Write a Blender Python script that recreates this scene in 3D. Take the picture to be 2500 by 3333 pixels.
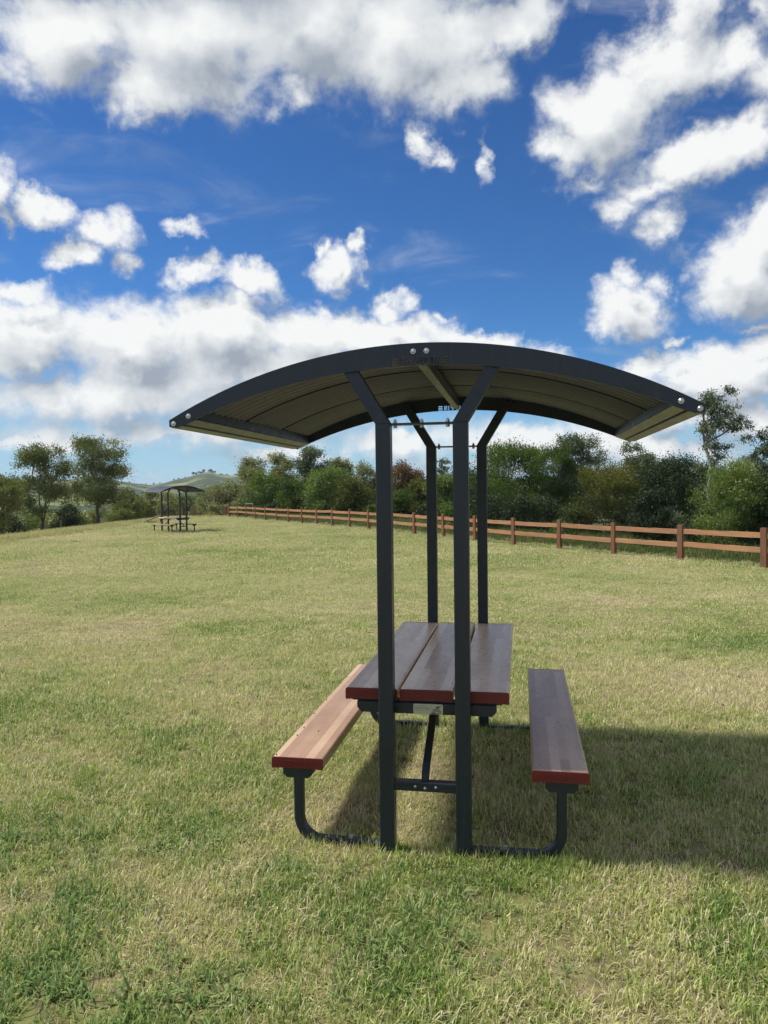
import bpy, math, random
import numpy as np
from mathutils import Vector, Matrix

sc = bpy.context.scene
for o in list(bpy.data.objects):
    bpy.data.objects.remove(o, do_unlink=True)
COL = sc.collection
rad = math.radians

# ------------------------------------------------------------------ camera
CAM = Vector((0.4387, -3.3654, 1.6798))
YAW, PITCH, ROLL = rad(10.269), rad(-1.634), rad(-0.6766)
fwd = Vector((-math.sin(YAW) * math.cos(PITCH), math.cos(YAW) * math.cos(PITCH), math.sin(PITCH)))
r0 = Vector((math.cos(YAW), math.sin(YAW), 0)); u0 = r0.cross(fwd)
rgt = r0 * math.cos(ROLL) + u0 * math.sin(ROLL); upv = -r0 * math.sin(ROLL) + u0 * math.cos(ROLL)
cam_data = bpy.data.cameras.new('camera')
cam = bpy.data.objects.new('camera', cam_data); COL.objects.link(cam)
cam.matrix_world = Matrix(((rgt.x, upv.x, -fwd.x, CAM.x), (rgt.y, upv.y, -fwd.y, CAM.y), (rgt.z, upv.z, -fwd.z, CAM.z), (0, 0, 0, 1)))
cam_data.sensor_fit = 'VERTICAL'; cam_data.sensor_height = 36.0; cam_data.lens = 2454.6 / 3333 * 36.0
cam_data.clip_start = 0.05; cam_data.clip_end = 20000
sc.camera = cam

# ------------------------------------------------------------------ sun and sky
SUN_DIR = Vector((0.60, 0.02, -1.0)).normalized()          # the way the light travels
SUN_EL = math.asin(-SUN_DIR.z)
sun_data = bpy.data.lights.new('sun', 'SUN'); sun_data.energy = 2.9; sun_data.angle = rad(5.0); sun_data.color = (1.0, 0.955, 0.88)
sun = bpy.data.objects.new('sun', sun_data); COL.objects.link(sun)
sun.rotation_euler = SUN_DIR.to_track_quat('-Z', 'Y').to_euler(); sun.location = (-20, 0, 40)
sc.view_settings.view_transform = 'Standard'; sc.view_settings.look = 'None'; sc.view_settings.gamma = 1.0
sc.view_settings.use_curve_mapping = False; sc.view_settings.exposure = 0.88
sc.cycles.max_bounces = 7; sc.cycles.diffuse_bounces = 4; sc.cycles.glossy_bounces = 3; sc.cycles.transmission_bounces = 4
sc.cycles.transparent_max_bounces = 6; sc.cycles.volume_bounces = 0
sc.cycles.use_denoising = True; sc.cycles.denoiser = 'OPENIMAGEDENOISE'; sc.cycles.denoising_input_passes = 'RGB_ALBEDO_NORMAL'; sc.cycles.denoising_prefilter = 'ACCURATE'
sc.cycles.caustics_reflective = False; sc.cycles.caustics_refractive = False


class NT:
    """small helper for writing node trees"""
    def __init__(s, tree): s.t = tree
    def n(s, kind, **kw):
        nd = s.t.nodes.new(kind)
        for k, v in kw.items(): setattr(nd, k, v)
        return nd
    def put(s, sock, v):
        if isinstance(v, bpy.types.NodeSocket): s.t.links.new(v, sock)
        elif v is not None: sock.default_value = v
    def math(s, op, a, b=None, c=None, clamp=False):
        nd = s.n('ShaderNodeMath', operation=op, use_clamp=clamp)
        s.put(nd.inputs[0], a); s.put(nd.inputs[1], b); s.put(nd.inputs[2], c)
        return nd.outputs[0]
    def vmath(s, op, a, b=None, out=0):
        nd = s.n('ShaderNodeVectorMath', operation=op)
        s.put(nd.inputs[0], a)
        if op == 'SCALE': s.put(nd.inputs[3], b)
        else: s.put(nd.inputs[1], b)
        return nd.outputs[out]
    def sstep(s, x, lo, hi, a=0.0, b=1.0):
        nd = s.n('ShaderNodeMapRange', interpolation_type='SMOOTHSTEP')
        s.put(nd.inputs[0], x); s.put(nd.inputs[1], lo); s.put(nd.inputs[2], hi); s.put(nd.inputs[3], a); s.put(nd.inputs[4], b)
        return nd.outputs[0]
    def lin(s, x, lo, hi, a=0.0, b=1.0):
        nd = s.n('ShaderNodeMapRange')
        s.put(nd.inputs[0], x); s.put(nd.inputs[1], lo); s.put(nd.inputs[2], hi); s.put(nd.inputs[3], a); s.put(nd.inputs[4], b)
        return nd.outputs[0]
    def mix(s, f, a, b, blend='MIX'):
        nd = s.n('ShaderNodeMix', data_type='RGBA', blend_type=blend)
        s.put(nd.inputs[0], f); s.put(nd.inputs[6], a); s.put(nd.inputs[7], b)
        return nd.outputs[2]
    def noise(s, vec, scale, detail=4.0, rough=0.5, dist=0.0, dim='3D', out=0):
        nd = s.n('ShaderNodeTexNoise', noise_dimensions=dim)
        s.put(nd.inputs['Vector'], vec); nd.inputs['Scale'].default_value = scale; nd.inputs['Detail'].default_value = detail
        nd.inputs['Roughness'].default_value = rough; nd.inputs['Distortion'].default_value = dist
        return nd.outputs[out]
    def ramp(s, x, stops):
        nd = s.n('ShaderNodeValToRGB'); e = nd.color_ramp.elements
        while len(e) < len(stops): e.new(0.5)
        for k, (p, c) in enumerate(stops): e[k].position = p; e[k].color = (*c, 1)
        s.put(nd.inputs[0], x)
        return nd.outputs[0]


# cumulus: centre, radii, turn and weight of each cloud on a map of the sky (stereographic, about a fixed point of the sky)
CLOUDS = [(-0.511,0.184,0.119,0.074,2.2,1),(-0.337,0.189,0.121,0.07,1.2,1),(-0.203,0.185,0.135,0.091,0.5,1),(-0.264,0.134,0.078,0.041,0.4,1),(-0.08,0.192,0.131,0.09,-0.1,1),(-0.098,0.125,0.043,0.028,-0.3,0.74),(0.034,0.182,0.115,0.087,-0.8,1),(0.088,0.139,0.067,0.053,-0.9,1),(0.154,0.2,0.078,0.041,23.5,1),(-0.171,0.287,0.416,0.106,0.8,1),(0.089,0.286,0.163,0.098,-1.3,0.9),(0.047,0.082,0.016,0.035,19.3,0.5),(0.068,0.065,0.018,0.011,-20.7,0.4),(0.126,0.063,0.012,0.031,-10.8,0.5),(0.216,0.063,0.021,0.021,-1.0,0.4),(0.34,0.199,0.054,0.054,-37.6,0.92),(0.33,0.145,0.078,0.056,23.0,1),(0.255,0.104,0.086,0.066,23.6,1),(0.216,0.07,0.046,0.039,-1.1,0.78),(0.39,0.148,0.041,0.041,-2.3,0.74),(0.369,0.057,0.097,0.037,13.7,0.9),(0.421,0.078,0.045,0.035,18.4,0.83),(0.413,0.19,0.021,0.049,-2.9,0.41),(0.423,0.135,0.037,0.04,-2.4,0.55),(0.282,0.01,0.039,0.018,-0.7,0.52),(0.341,-0.013,0.03,0.035,-0.5,0.6),(0.244,0.033,0.039,0.018,19.1,0.48),(0.315,0.028,0.07,0.021,-0.9,0.6),(-0.458,0.036,0.041,0.041,-0.2,0.92),(-0.438,0.006,0.016,0.029,-0.6,0.64),(-0.399,0.005,0.044,0.023,-15.6,0.83),(-0.332,-0.011,0.045,0.033,9.2,0.92),(-0.375,-0.043,0.035,0.024,-1.2,0.8),(-0.315,-0.041,0.021,0.021,-1.0,0.64),(-0.244,-0.017,0.023,0.012,-0.8,0.56),(-0.056,-0.063,0.044,0.035,-0.7,0.97),(-0.027,-0.031,0.019,0.019,49.3,0.76),(-0.077,-0.037,0.019,0.017,-0.7,0.72),(0.307,-0.11,0.051,0.044,0.3,0.97),(0.315,-0.073,0.029,0.025,0.0,0.8),(0.437,-0.073,0.071,0.064,0.2,1.1),(0.472,-0.034,0.065,0.055,-0.2,1.1),(0.348,-0.084,0.018,0.018,0.2,0.48),(0.42,-0.191,0.117,0.043,1.7,1.1),(0.339,-0.179,0.048,0.026,21.1,0.92),(0.484,-0.166,0.044,0.03,1.7,0.92),(0.358,-0.227,0.074,0.026,1.7,0.9),(0.466,-0.134,0.037,0.009,1.2,0.48),(0.361,-0.141,0.018,0.009,0.8,0.48),(-0.447,-0.084,0.047,0.024,-1.8,0.83),(-0.448,-0.138,0.103,0.058,-2.6,1.1),(-0.32,-0.147,0.122,0.063,-2.1,1.1),(-0.23,-0.064,0.041,0.026,-1.1,0.92),(-0.163,-0.078,0.044,0.031,-11.0,0.92),(-0.206,-0.139,0.147,0.058,-1.5,1.1),(-0.065,-0.142,0.131,0.044,-6.9,1.1),(0.007,-0.113,0.043,0.028,-0.6,0.92),(0.118,-0.16,0.099,0.024,-6.1,1),(-0.099,-0.193,0.281,0.052,-1.2,1),(-0.372,-0.21,0.206,0.048,-3.0,0.85),(-0.141,-0.24,0.202,0.036,-1.6,0.7),(0.076,-0.129,0.022,0.011,-0.4,0.56),(0.023,-0.147,0.112,0.032,-4.6,1),(-0.025,-0.162,0.16,0.036,-0.8,1),(-0.301,-0.262,0.309,0.042,-3.0,0.55),(0.186,-0.287,0.283,0.044,0.8,0.62),(0.414,-0.237,0.108,0.033,2.2,0.85),(-0.6,-0.148,0.122,0.076,-3.6,1),(0.601,0.023,0.086,0.057,-1.2,1),(0.609,-0.18,0.116,0.067,2.6,1),(0.162,-0.175,0.103,0.02,-5.8,0.9),(-0.433,-0.269,0.119,0.016,-4.2,0.62),(-0.255,-0.272,0.13,0.02,-2.7,0.66),(-0.144,-0.305,0.123,0.016,-1.9,0.6),(0.022,-0.288,0.108,0.025,-0.5,0.7),(0.206,-0.279,0.132,0.032,1.0,0.8),(0.362,-0.283,0.113,0.023,2.3,0.75),(0.469,-0.254,0.07,0.032,2.8,0.9),(-0.382,-0.313,0.15,0.007,-4.2,0.5),(0.146,-0.325,0.164,0.012,0.7,0.55)]

world = bpy.data.worlds.new('World'); sc.world = world; world.use_nodes = True
world.cycles.sampling_method = 'MANUAL'; world.cycles.sample_map_resolution = 256
wt = world.node_tree; wt.nodes.clear(); t = NT(wt)
sky = t.n('ShaderNodeTexSky', sky_type='NISHITA', sun_disc=False, sun_elevation=SUN_EL, sun_rotation=rad(-91.9))
sky.altitude = 100; sky.air_density = 1.0; sky.dust_density = 0.0; sky.ozone_density = 1.6
tc = t.n('ShaderNodeTexCoord'); D = tc.outputs['Generated']
SEL = rad(20.0); SYA = rad(10.27)
ax_r = (math.cos(SYA), math.sin(SYA), 0.0)
ax_f = (-math.sin(SYA) * math.cos(SEL), math.cos(SYA) * math.cos(SEL), math.sin(SEL))
ax_u = tuple(Vector(ax_r).cross(Vector(ax_f)))
den = t.math('MAXIMUM', t.math('ADD', t.vmath('DOT_PRODUCT', D, ax_f, out=1), 1.0), 0.05)
cs = t.math('DIVIDE', t.math('MULTIPLY', t.vmath('DOT_PRODUCT', D, ax_r, out=1), 2.0), den)
ct = t.math('DIVIDE', t.math('MULTIPLY', t.vmath('DOT_PRODUCT', D, ax_u, out=1), 2.0), den)
cmb = t.n('ShaderNodeCombineXYZ'); t.put(cmb.inputs[0], cs); t.put(cmb.inputs[1], ct)
gm = t.n('ShaderNodeGamma'); t.put(gm.inputs[0], t.vmath('SCALE', sky.outputs[0], 0.1)); gm.inputs[1].default_value = 1.30   # the deeper blue of the picture
deep = t.vmath('MULTIPLY', gm.outputs[0], (2.55, 4.85, 6.95))
dz = t.n('ShaderNodeSeparateXYZ'); t.put(dz.inputs[0], D)
deep = t.mix(t.sstep(dz.outputs[2], -0.02, 0.17, 0.85, 0.0), deep, (2.25, 3.4, 4.45, 1))                       # paler air towards the horizon
core = t.sstep(t.noise(t.vmath('ADD', cmb.outputs[0], (4.3, 1.7, 0)), 8.5, 3.0, 0.55), 0.40, 0.68)
LIGHT_STEP = (-0.017, 0.036, 0.0)                             # a short way towards the sun on the sky map

def cloud_terms(p):
    """turbulence shared by every part of the sky: warped place, unseen cumulus outside the map, thickened for fill light, fine relief"""
    warp = t.vmath('SUBTRACT', t.noise(p, 9.0, 3.0, 0.55, out=1), (0.5, 0.5, 0.5))
    q = t.vmath('ADD', p, t.vmath('MULTIPLY', warp, (0.085, 0.07, 0.0)))
    fine = t.vmath('SUBTRACT', t.noise(p, 34.0, 4.0, 0.62, out=1), (0.5, 0.5, 0.5))
    q = t.vmath('ADD', q, t.vmath('MULTIPLY', fine, (0.046, 0.044, 0.0)))
    rest = t.math('MULTIPLY_ADD', t.noise(p, 3.1, 2.0, 0.5), 3.4, -1.42)  # cloud beyond the mapped sky, its cover raised to brighten the shade
    low = t.math('MULTIPLY_ADD', t.noise(p, 12.0, 3.0, 0.52, 0.2), 1.9, -0.95)
    return q, rest, low
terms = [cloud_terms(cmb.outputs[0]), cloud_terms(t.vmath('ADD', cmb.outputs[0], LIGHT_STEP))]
veil = t.sstep(t.noise(t.vmath('MULTIPLY', cmb.outputs[0], (3.0, 9.0, 1.0)), 1.6, 6.0, 0.62, 0.8), 0.50, 0.80, 0.0, 0.30)   # thin high streaks
relief = t.math('MULTIPLY_ADD', t.noise(cmb.outputs[0], 12.0, 9.0, 0.64, 0.25), 2.0, -1.0)
edge = t.math('MAXIMUM', t.sstep(t.math('ABSOLUTE', cs), 0.47, 0.56), t.sstep(ct, 0.25, 0.34))

SHARED = dict(QA=terms[0][0], QB=terms[1][0], RestA=terms[0][1], RestB=terms[1][1], Relief=relief, ReliefA=terms[0][2], ReliefB=terms[1][2], Edge=edge, Core=core, Veil=veil, Blue=deep)
SKY_IN = (('QA', 'NodeSocketVector'), ('QB', 'NodeSocketVector'), ('RestA', 'NodeSocketFloat'), ('RestB', 'NodeSocketFloat'), ('Relief', 'NodeSocketFloat'),
          ('ReliefA', 'NodeSocketFloat'), ('ReliefB', 'NodeSocketFloat'), ('Edge', 'NodeSocketFloat'), ('Core', 'NodeSocketFloat'), ('Veil', 'NodeSocketFloat'), ('Blue', 'NodeSocketColor'))
def sky_shader(blobs):
    """one piece of the sky: blue air and the clouds that reach it, lit from the sun's side"""
    g = bpy.data.node_groups.new('sky_piece', 'ShaderNodeTree')
    for nm, ty in SKY_IN: g.interface.new_socket(nm, in_out='INPUT', socket_type=ty)
    g.interface.new_socket('Sky', in_out='OUTPUT', socket_type='NodeSocketShader')
    w = NT(g); gi = w.n('NodeGroupInput'); go = w.n('NodeGroupOutput'); I = {nm: gi.outputs[k] for k, (nm, _) in enumerate(SKY_IN)}
    def mass(q, rest):
        cur = None
        for (cx, cy, rx, ry, ro, a) in blobs:
            m = w.n('ShaderNodeMapping', vector_type='TEXTURE'); src = q
            if cur is not None:                               # one after the other, so that few values are held at a time
                ma = w.n('ShaderNodeVectorMath', operation='MULTIPLY_ADD'); w.put(ma.inputs[0], cur); ma.inputs[1].default_value = (1e-9, 1e-9, 1e-9); w.put(ma.inputs[2], q); src = ma.outputs[0]
            w.put(m.inputs[0], src); m.inputs[1].default_value = (cx, cy, 0); m.inputs[2].default_value = (0, 0, rad(ro)); m.inputs[3].default_value = (rx, ry, 1)
            v = w.math('MULTIPLY_ADD', w.vmath('LENGTH', m.outputs[0], out=1), -a, a)
            cur = v if cur is None else w.math('SMOOTH_MAX', cur, v, 0.12)
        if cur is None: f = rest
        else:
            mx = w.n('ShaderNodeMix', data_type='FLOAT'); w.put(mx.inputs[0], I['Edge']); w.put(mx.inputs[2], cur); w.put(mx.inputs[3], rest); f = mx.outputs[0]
        return w.math('MINIMUM', w.math('MAXIMUM', f, -1.2), 0.95)
    fa, fb = mass(I['QA'], I['RestA']), mass(I['QB'], I['RestB'])
    da = w.math('MULTIPLY_ADD', I['Relief'], 0.85, w.math('MULTIPLY', fa, 1.12))
    alpha = w.math('MAXIMUM', w.sstep(da, -0.08, 0.62, 0.0, 0.98), I['Veil'])
    la, lb = w.math('MULTIPLY_ADD', I['ReliefA'], 0.6, fa), w.math('MULTIPLY_ADD', I['ReliefB'], 0.6, fb)
    lit = w.math('MULTIPLY_ADD', w.math('SUBTRACT', la, lb), 1.25, 0.61)
    lit = w.math('MULTIPLY_ADD', w.math('SUBTRACT', I['Relief'], I['ReliefA']), 0.22, lit)
    thick = w.math('MULTIPLY', w.sstep(da, 0.35, 1.3), w.math('MULTIPLY_ADD', I['Core'], 0.42, 0.16))
    lit = w.math('SUBTRACT', lit, thick, clamp=True)
    col = w.ramp(lit, [(0.0, (1.95, 2.2, 2.55)), (0.45, (3.45, 3.65, 3.85)), (1.0, (5.2, 5.25, 5.2))])
    b = w.n('ShaderNodeBackground'); w.put(b.inputs[0], w.mix(alpha, I['Blue'], col)); b.inputs[1].default_value = 0.1
    g.links.new(b.outputs[0], go.inputs[0])
    nd = t.n('ShaderNodeGroup'); nd.node_tree = g
    for nm, _ in SKY_IN: t.put(nd.inputs[nm], SHARED[nm])
    return nd.outputs[0]

def touching(blobs, s0, s1, t0, t1):
    out = []
    for b in blobs:
        cx, cy, rx, ry, ro, a = b; m = 1.75; c, s_ = abs(math.cos(rad(ro))), abs(math.sin(rad(ro)))
        ex = m * (rx * c + ry * s_) + 0.05; ey = m * (rx * s_ + ry * c) + 0.05
        if cx + ex > s0 and cx - ex < s1 and cy + ey > t0 and cy - ey < t1: out.append(b)
    return out

def split(s0, s1, t0, t1, depth):
    """the sky map cut into pieces, each with only the clouds that reach it"""
    bl = touching(CLOUDS, s0, s1, t0, t1)
    if depth == 0 or len(bl) <= 6: return sky_shader(bl)
    if (s1 - s0) > (t1 - t0) * 1.1: mid = (s0 + s1) / 2; lo, hi, x = split(s0, mid, t0, t1, depth - 1), split(mid, s1, t0, t1, depth - 1), cs
    else: mid = (t0 + t1) / 2; lo, hi, x = split(s0, s1, t0, mid, depth - 1), split(s0, s1, mid, t1, depth - 1), ct
    mid_ = t.math('GREATER_THAN', x, mid); ms = t.n('ShaderNodeMixShader'); t.put(ms.inputs[0], mid_); t.t.links.new(lo, ms.inputs[1]); t.t.links.new(hi, ms.inputs[2])
    return ms.outputs[0]

inside = t.math('MULTIPLY', t.math('LESS_THAN', t.math('ABSOLUTE', cs), 0.56), t.math('LESS_THAN', ct, 0.34))
inside = t.math('MULTIPLY', inside, t.math('GREATER_THAN', ct, -0.37))
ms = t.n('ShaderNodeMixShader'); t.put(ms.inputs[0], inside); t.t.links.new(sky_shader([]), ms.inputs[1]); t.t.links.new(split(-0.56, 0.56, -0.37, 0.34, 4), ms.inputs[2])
wo = t.n('ShaderNodeOutputWorld'); t.t.links.new(ms.outputs[0], wo.inputs[0])

# ------------------------------------------------------------------ helpers
G_R = Vector((math.cos(YAW), math.sin(YAW))); G_F = Vector((-math.sin(YAW), math.cos(YAW)))
def ground_xy(u, v):
    """u metres to the right, v metres ahead of the place the lawn is entered from"""
    return CAM.x + G_R.x * u + G_F.x * v, CAM.y + G_R.y * u + G_F.y * v

def sstep(x, a, b):
    x = np.clip((x - a) / (b - a), 0, 1); return x * x * (3 - 2 * x)

def height_uv(u, v):
    u = np.asarray(u, float); v = np.asarray(v, float)
    r = np.hypot(u + 0.6, v - 4.3)
    z = -0.29 * sstep(r, 1.6, 17)
    z = z + 0.06 * np.exp(-((u + 1) / 8.0) ** 2 - ((v - 38) / 9.0) ** 2)
    left = np.clip(-15.5 - u, 0, None) * sstep(v, 12, 30)
    z = z - 0.075 * np.clip(left, 0, 60) * sstep(left, 0, 5) - 0.012 * np.clip(left - 60, 0, 400)
    far = np.clip(v - 57 - 0.25 * np.clip(u + 12, 0, 60), 0, None)
    z = z - 0.035 * np.clip(far, 0, 200) * sstep(far, 0, 10)
    near = np.exp(-(r / 60.0) ** 2)
    z = z + near * 0.012 * (np.sin(u * 0.9 + 1.3) * np.cos(v * 0.7) + np.sin(u * 2.3 + v * 1.7) * 0.4) * sstep(r, 1.5, 4)
    return np.clip(z, -14, None)

def mk_mesh(name, verts, faces):
    me = bpy.data.meshes.new(name)
    me.from_pydata([tuple(v) for v in verts], [], [tuple(f) for f in faces]); me.update()
    return me

def link(name, me, mat=None, parent=None, smooth=False):
    o = bpy.data.objects.new(name, me); COL.objects.link(o)
    if mat is not None and not me.materials: me.materials.append(mat)
    if parent is not None: o.parent = parent
    if smooth:
        me.polygons.foreach_set('use_smooth', [True] * len(me.polygons))
    return o

def tag(o, label=None, cat=None, group=None, kind=None):
    if label: o['label'] = label
    if cat: o['category'] = cat
    if group: o['group'] = group
    if kind: o['kind'] = kind
    return o

def empty(name, loc, rz=0.0):
    o = bpy.data.objects.new(name, None); COL.objects.link(o); o.location = loc; o.rotation_euler = (0, 0, rz); o.empty_display_size = 0.2
    return o

class MB:
    def __init__(s): s.v = []; s.f = []
    def raw(s, V, F):
        b = len(s.v); s.v += [tuple(x) for x in V]; s.f += [tuple(b + i for i in f) for f in F]; return s
    def box(s, x0, x1, y0, y1, z0, z1, ch=0.0, axis='z'):
        """a box, its four edges along axis chamfered by ch"""
        if ch <= 0:
            V = [(x0, y0, z0), (x1, y0, z0), (x1, y1, z0), (x0, y1, z0), (x0, y0, z1), (x1, y0, z1), (x1, y1, z1), (x0, y1, z1)]
            return s.raw(V, [(3, 2, 1, 0), (4, 5, 6, 7), (0, 1, 5, 4), (1, 2, 6, 5), (2, 3, 7, 6), (3, 0, 4, 7)])
        def ring(a0, a1, b0, b1):
            return [(a0 + ch, b0), (a1 - ch, b0), (a1, b0 + ch), (a1, b1 - ch), (a1 - ch, b1), (a0 + ch, b1), (a0, b1 - ch), (a0, b0 + ch)]
        if axis == 'z': R = [[(a, b, c) for a, b in ring(x0, x1, y0, y1)] for c in (z0, z1)]
        elif axis == 'y': R = [[(a, c, b) for a, b in reversed(ring(x0, x1, z0, z1))] for c in (y0, y1)]
        else: R = [[(c, a, b) for a, b in ring(y0, y1, z0, z1)] for c in (x0, x1)]
        n = 8
        return s.raw(R[0] + R[1], [tuple(range(n))[::-1], tuple(range(n, 2 * n))] + [(i, (i + 1) % n, n + (i + 1) % n, n + i) for i in range(n)])
    def prism(s, poly, y0, y1):
        """outline in x,z pushed along y"""
        n = len(poly); V = [(a, y0, b) for a, b in poly] + [(a, y1, b) for a, b in poly]
        return s.raw(V, [tuple(range(n)), tuple(range(2 * n - 1, n - 1, -1))] + [(i + n, (i + 1) % n + n, (i + 1) % n, i) for i in range(n)])
    def cyl(s, p, q, r, n=10, r2=None):
        p, q = Vector(p), Vector(q); d = (q - p).normalized(); a = d.orthogonal().normalized(); b = d.cross(a); r2 = r if r2 is None else r2
        V = [p + (a * math.cos(2 * math.pi * k / n) + b * math.sin(2 * math.pi * k / n)) * r for k in range(n)] + \
            [q + (a * math.cos(2 * math.pi * k / n) + b * math.sin(2 * math.pi * k / n)) * r2 for k in range(n)]
        return s.raw(V, [tuple(range(n))[::-1], tuple(range(n, 2 * n))] + [(k, (k + 1) % n, n + (k + 1) % n, n + k) for k in range(n)])
    def dome(s, c, axis, r, h, n=12, rings=3):
        c, d = Vector(c), Vector(axis).normalized(); a = d.orthogonal().normalized(); b = d.cross(a)
        V = []; F = []
        for i in range(rings + 1):
            th = (math.pi / 2) * i / rings * 0.93; rr = r * math.cos(th); hh = h * math.sin(th)
            V += [c + d * hh + (a * math.cos(2 * math.pi * k / n) + b * math.sin(2 * math.pi * k / n)) * rr for k in range(n)]
        for i in range(rings):
            F += [(i * n + k, i * n + (k + 1) % n, (i + 1) * n + (k + 1) % n, (i + 1) * n + k) for k in range(n)]
        F.append(tuple(rings * n + k for k in range(n)))
        return s.raw(V, F)
    def sweep(s, pts, half_w, half_h, side=(0, 1, 0), ch=0.006):
        """a rectangular tube along a path lying in the plane normal to side"""
        P = [Vector(p) for p in pts]; sd = Vector(side).normalized(); V = []
        for i, p in enumerate(P):
            d = (P[min(i + 1, len(P) - 1)] - P[max(i - 1, 0)]).normalized(); nrm = d.cross(sd).normalized()
            for a, b in ((-1, -1 + ch / half_h), (-1 + ch / half_w, -1), (1 - ch / half_w, -1), (1, -1 + ch / half_h), (1, 1 - ch / half_h), (1 - ch / half_w, 1), (-1 + ch / half_w, 1), (-1, 1 - ch / half_h)):
                V.append(p + sd * (a * half_w) + nrm * (b * half_h))
        n = 8; F = [tuple(range(n)), tuple(range((len(P) - 1) * n, len(P) * n))[::-1]]
        for i in range(len(P) - 1):
            F += [(i * n + k, (i + 1) * n + k, (i + 1) * n + (k + 1) % n, i * n + (k + 1) % n) for k in range(n)]
        return s.raw(V, F)
    def mesh(s, name): return mk_mesh(name, s.v, s.f)
    def build(s, name, mat, parent=None, smooth=False):
        return link(name, s.mesh(name), mat, parent, smooth)

# ------------------------------------------------------------------ materials
def material(name):
    m = bpy.data.materials.new(name); m.use_nodes = True; m.node_tree.nodes.clear()
    t = NT(m.node_tree); out = t.n('ShaderNodeOutputMaterial')
    return m, t, out

def principled(t, out, col, rough=0.5, metal=0.0, spec=0.5, normal=None):
    b = t.n('ShaderNodeBsdfPrincipled'); t.put(b.inputs['Base Color'], col if isinstance(col, bpy.types.NodeSocket) else (*col, 1))
    t.put(b.inputs['Roughness'], rough); t.put(b.inputs['Metallic'], metal); t.put(b.inputs['Specular IOR Level'], spec)
    if normal is not None: t.put(b.inputs['Normal'], normal)
    t.t.links.new(b.outputs[0], out.inputs[0])
    return b

def bump(t, h, strength=0.3, dist=0.01):
    b = t.n('ShaderNodeBump'); t.put(b.inputs['Height'], h); b.inputs['Strength'].default_value = strength; b.inputs['Distance'].default_value = dist
    return b.outputs[0]

def painted(name, a, b, rough, nscale=6.0):
    m, t, out = material(name); tc = t.n('ShaderNodeTexCoord'); P = tc.outputs['Object']
    n = t.noise(P, nscale, 5, 0.6); c = t.mix(n, (*a, 1), (*b, 1))
    dust = t.sstep(t.noise(P, 31.0, 4, 0.65), 0.60, 0.8, 0.0, 0.10)
    c = t.mix(dust, c, (0.10, 0.10, 0.09, 1))
    streak = t.sstep(t.noise(t.vmath('MULTIPLY', P, (38.0, 38.0, 2.2)), 1.0, 4, 0.6), 0.52, 0.78, 0.0, 0.11)     # rain marks and dust
    c = t.mix(streak, c, (0.12, 0.115, 0.10, 1))
    r = t.lin(t.noise(P, 17.0, 4, 0.6), 0.3, 0.7, rough - 0.06, rough + 0.10)
    principled(t, out, c, r, 0.0, 0.5, bump(t, t.noise(P, 420.0, 2, 0.5), 0.08, 0.002))
    return m

M = {}
M['frame'] = painted('dark_frame_paint', (0.010, 0.016, 0.026), (0.013, 0.021, 0.033), 0.36)
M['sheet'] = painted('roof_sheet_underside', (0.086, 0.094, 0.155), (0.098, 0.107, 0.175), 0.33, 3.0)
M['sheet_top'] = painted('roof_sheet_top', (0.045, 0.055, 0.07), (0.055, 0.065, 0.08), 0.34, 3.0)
M['cap'] = painted('red_end_cap', (0.13, 0.008, 0.010), (0.15, 0.010, 0.012), 0.42)
m, t, out = material('stainless_steel'); principled(t, out, (0.62, 0.61, 0.58), 0.24, 1.0); M['steel'] = m
m, t, out = material('zinc_bolt'); principled(t, out, (0.5, 0.5, 0.48), 0.45, 0.9); M['zinc'] = m
m, t, out = material('plaque_metal'); tc = t.n('ShaderNodeTexCoord')
principled(t, out, t.mix(t.noise(tc.outputs['Object'], 60, 3), (0.44, 0.44, 0.36, 1), (0.52, 0.52, 0.43, 1)), 0.38, 0.35); M['plaque'] = m
m, t, out = material('black_print'); principled(t, out, (0.012, 0.012, 0.012), 0.5); M['print'] = m
m, t, out = material('grey_print'); principled(t, out, (0.10, 0.10, 0.09), 0.5); M['print_grey'] = m
m, t, out = material('seed_brown'); principled(t, out, (0.02, 0.012, 0.008), 0.7); M['seed'] = m

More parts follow.
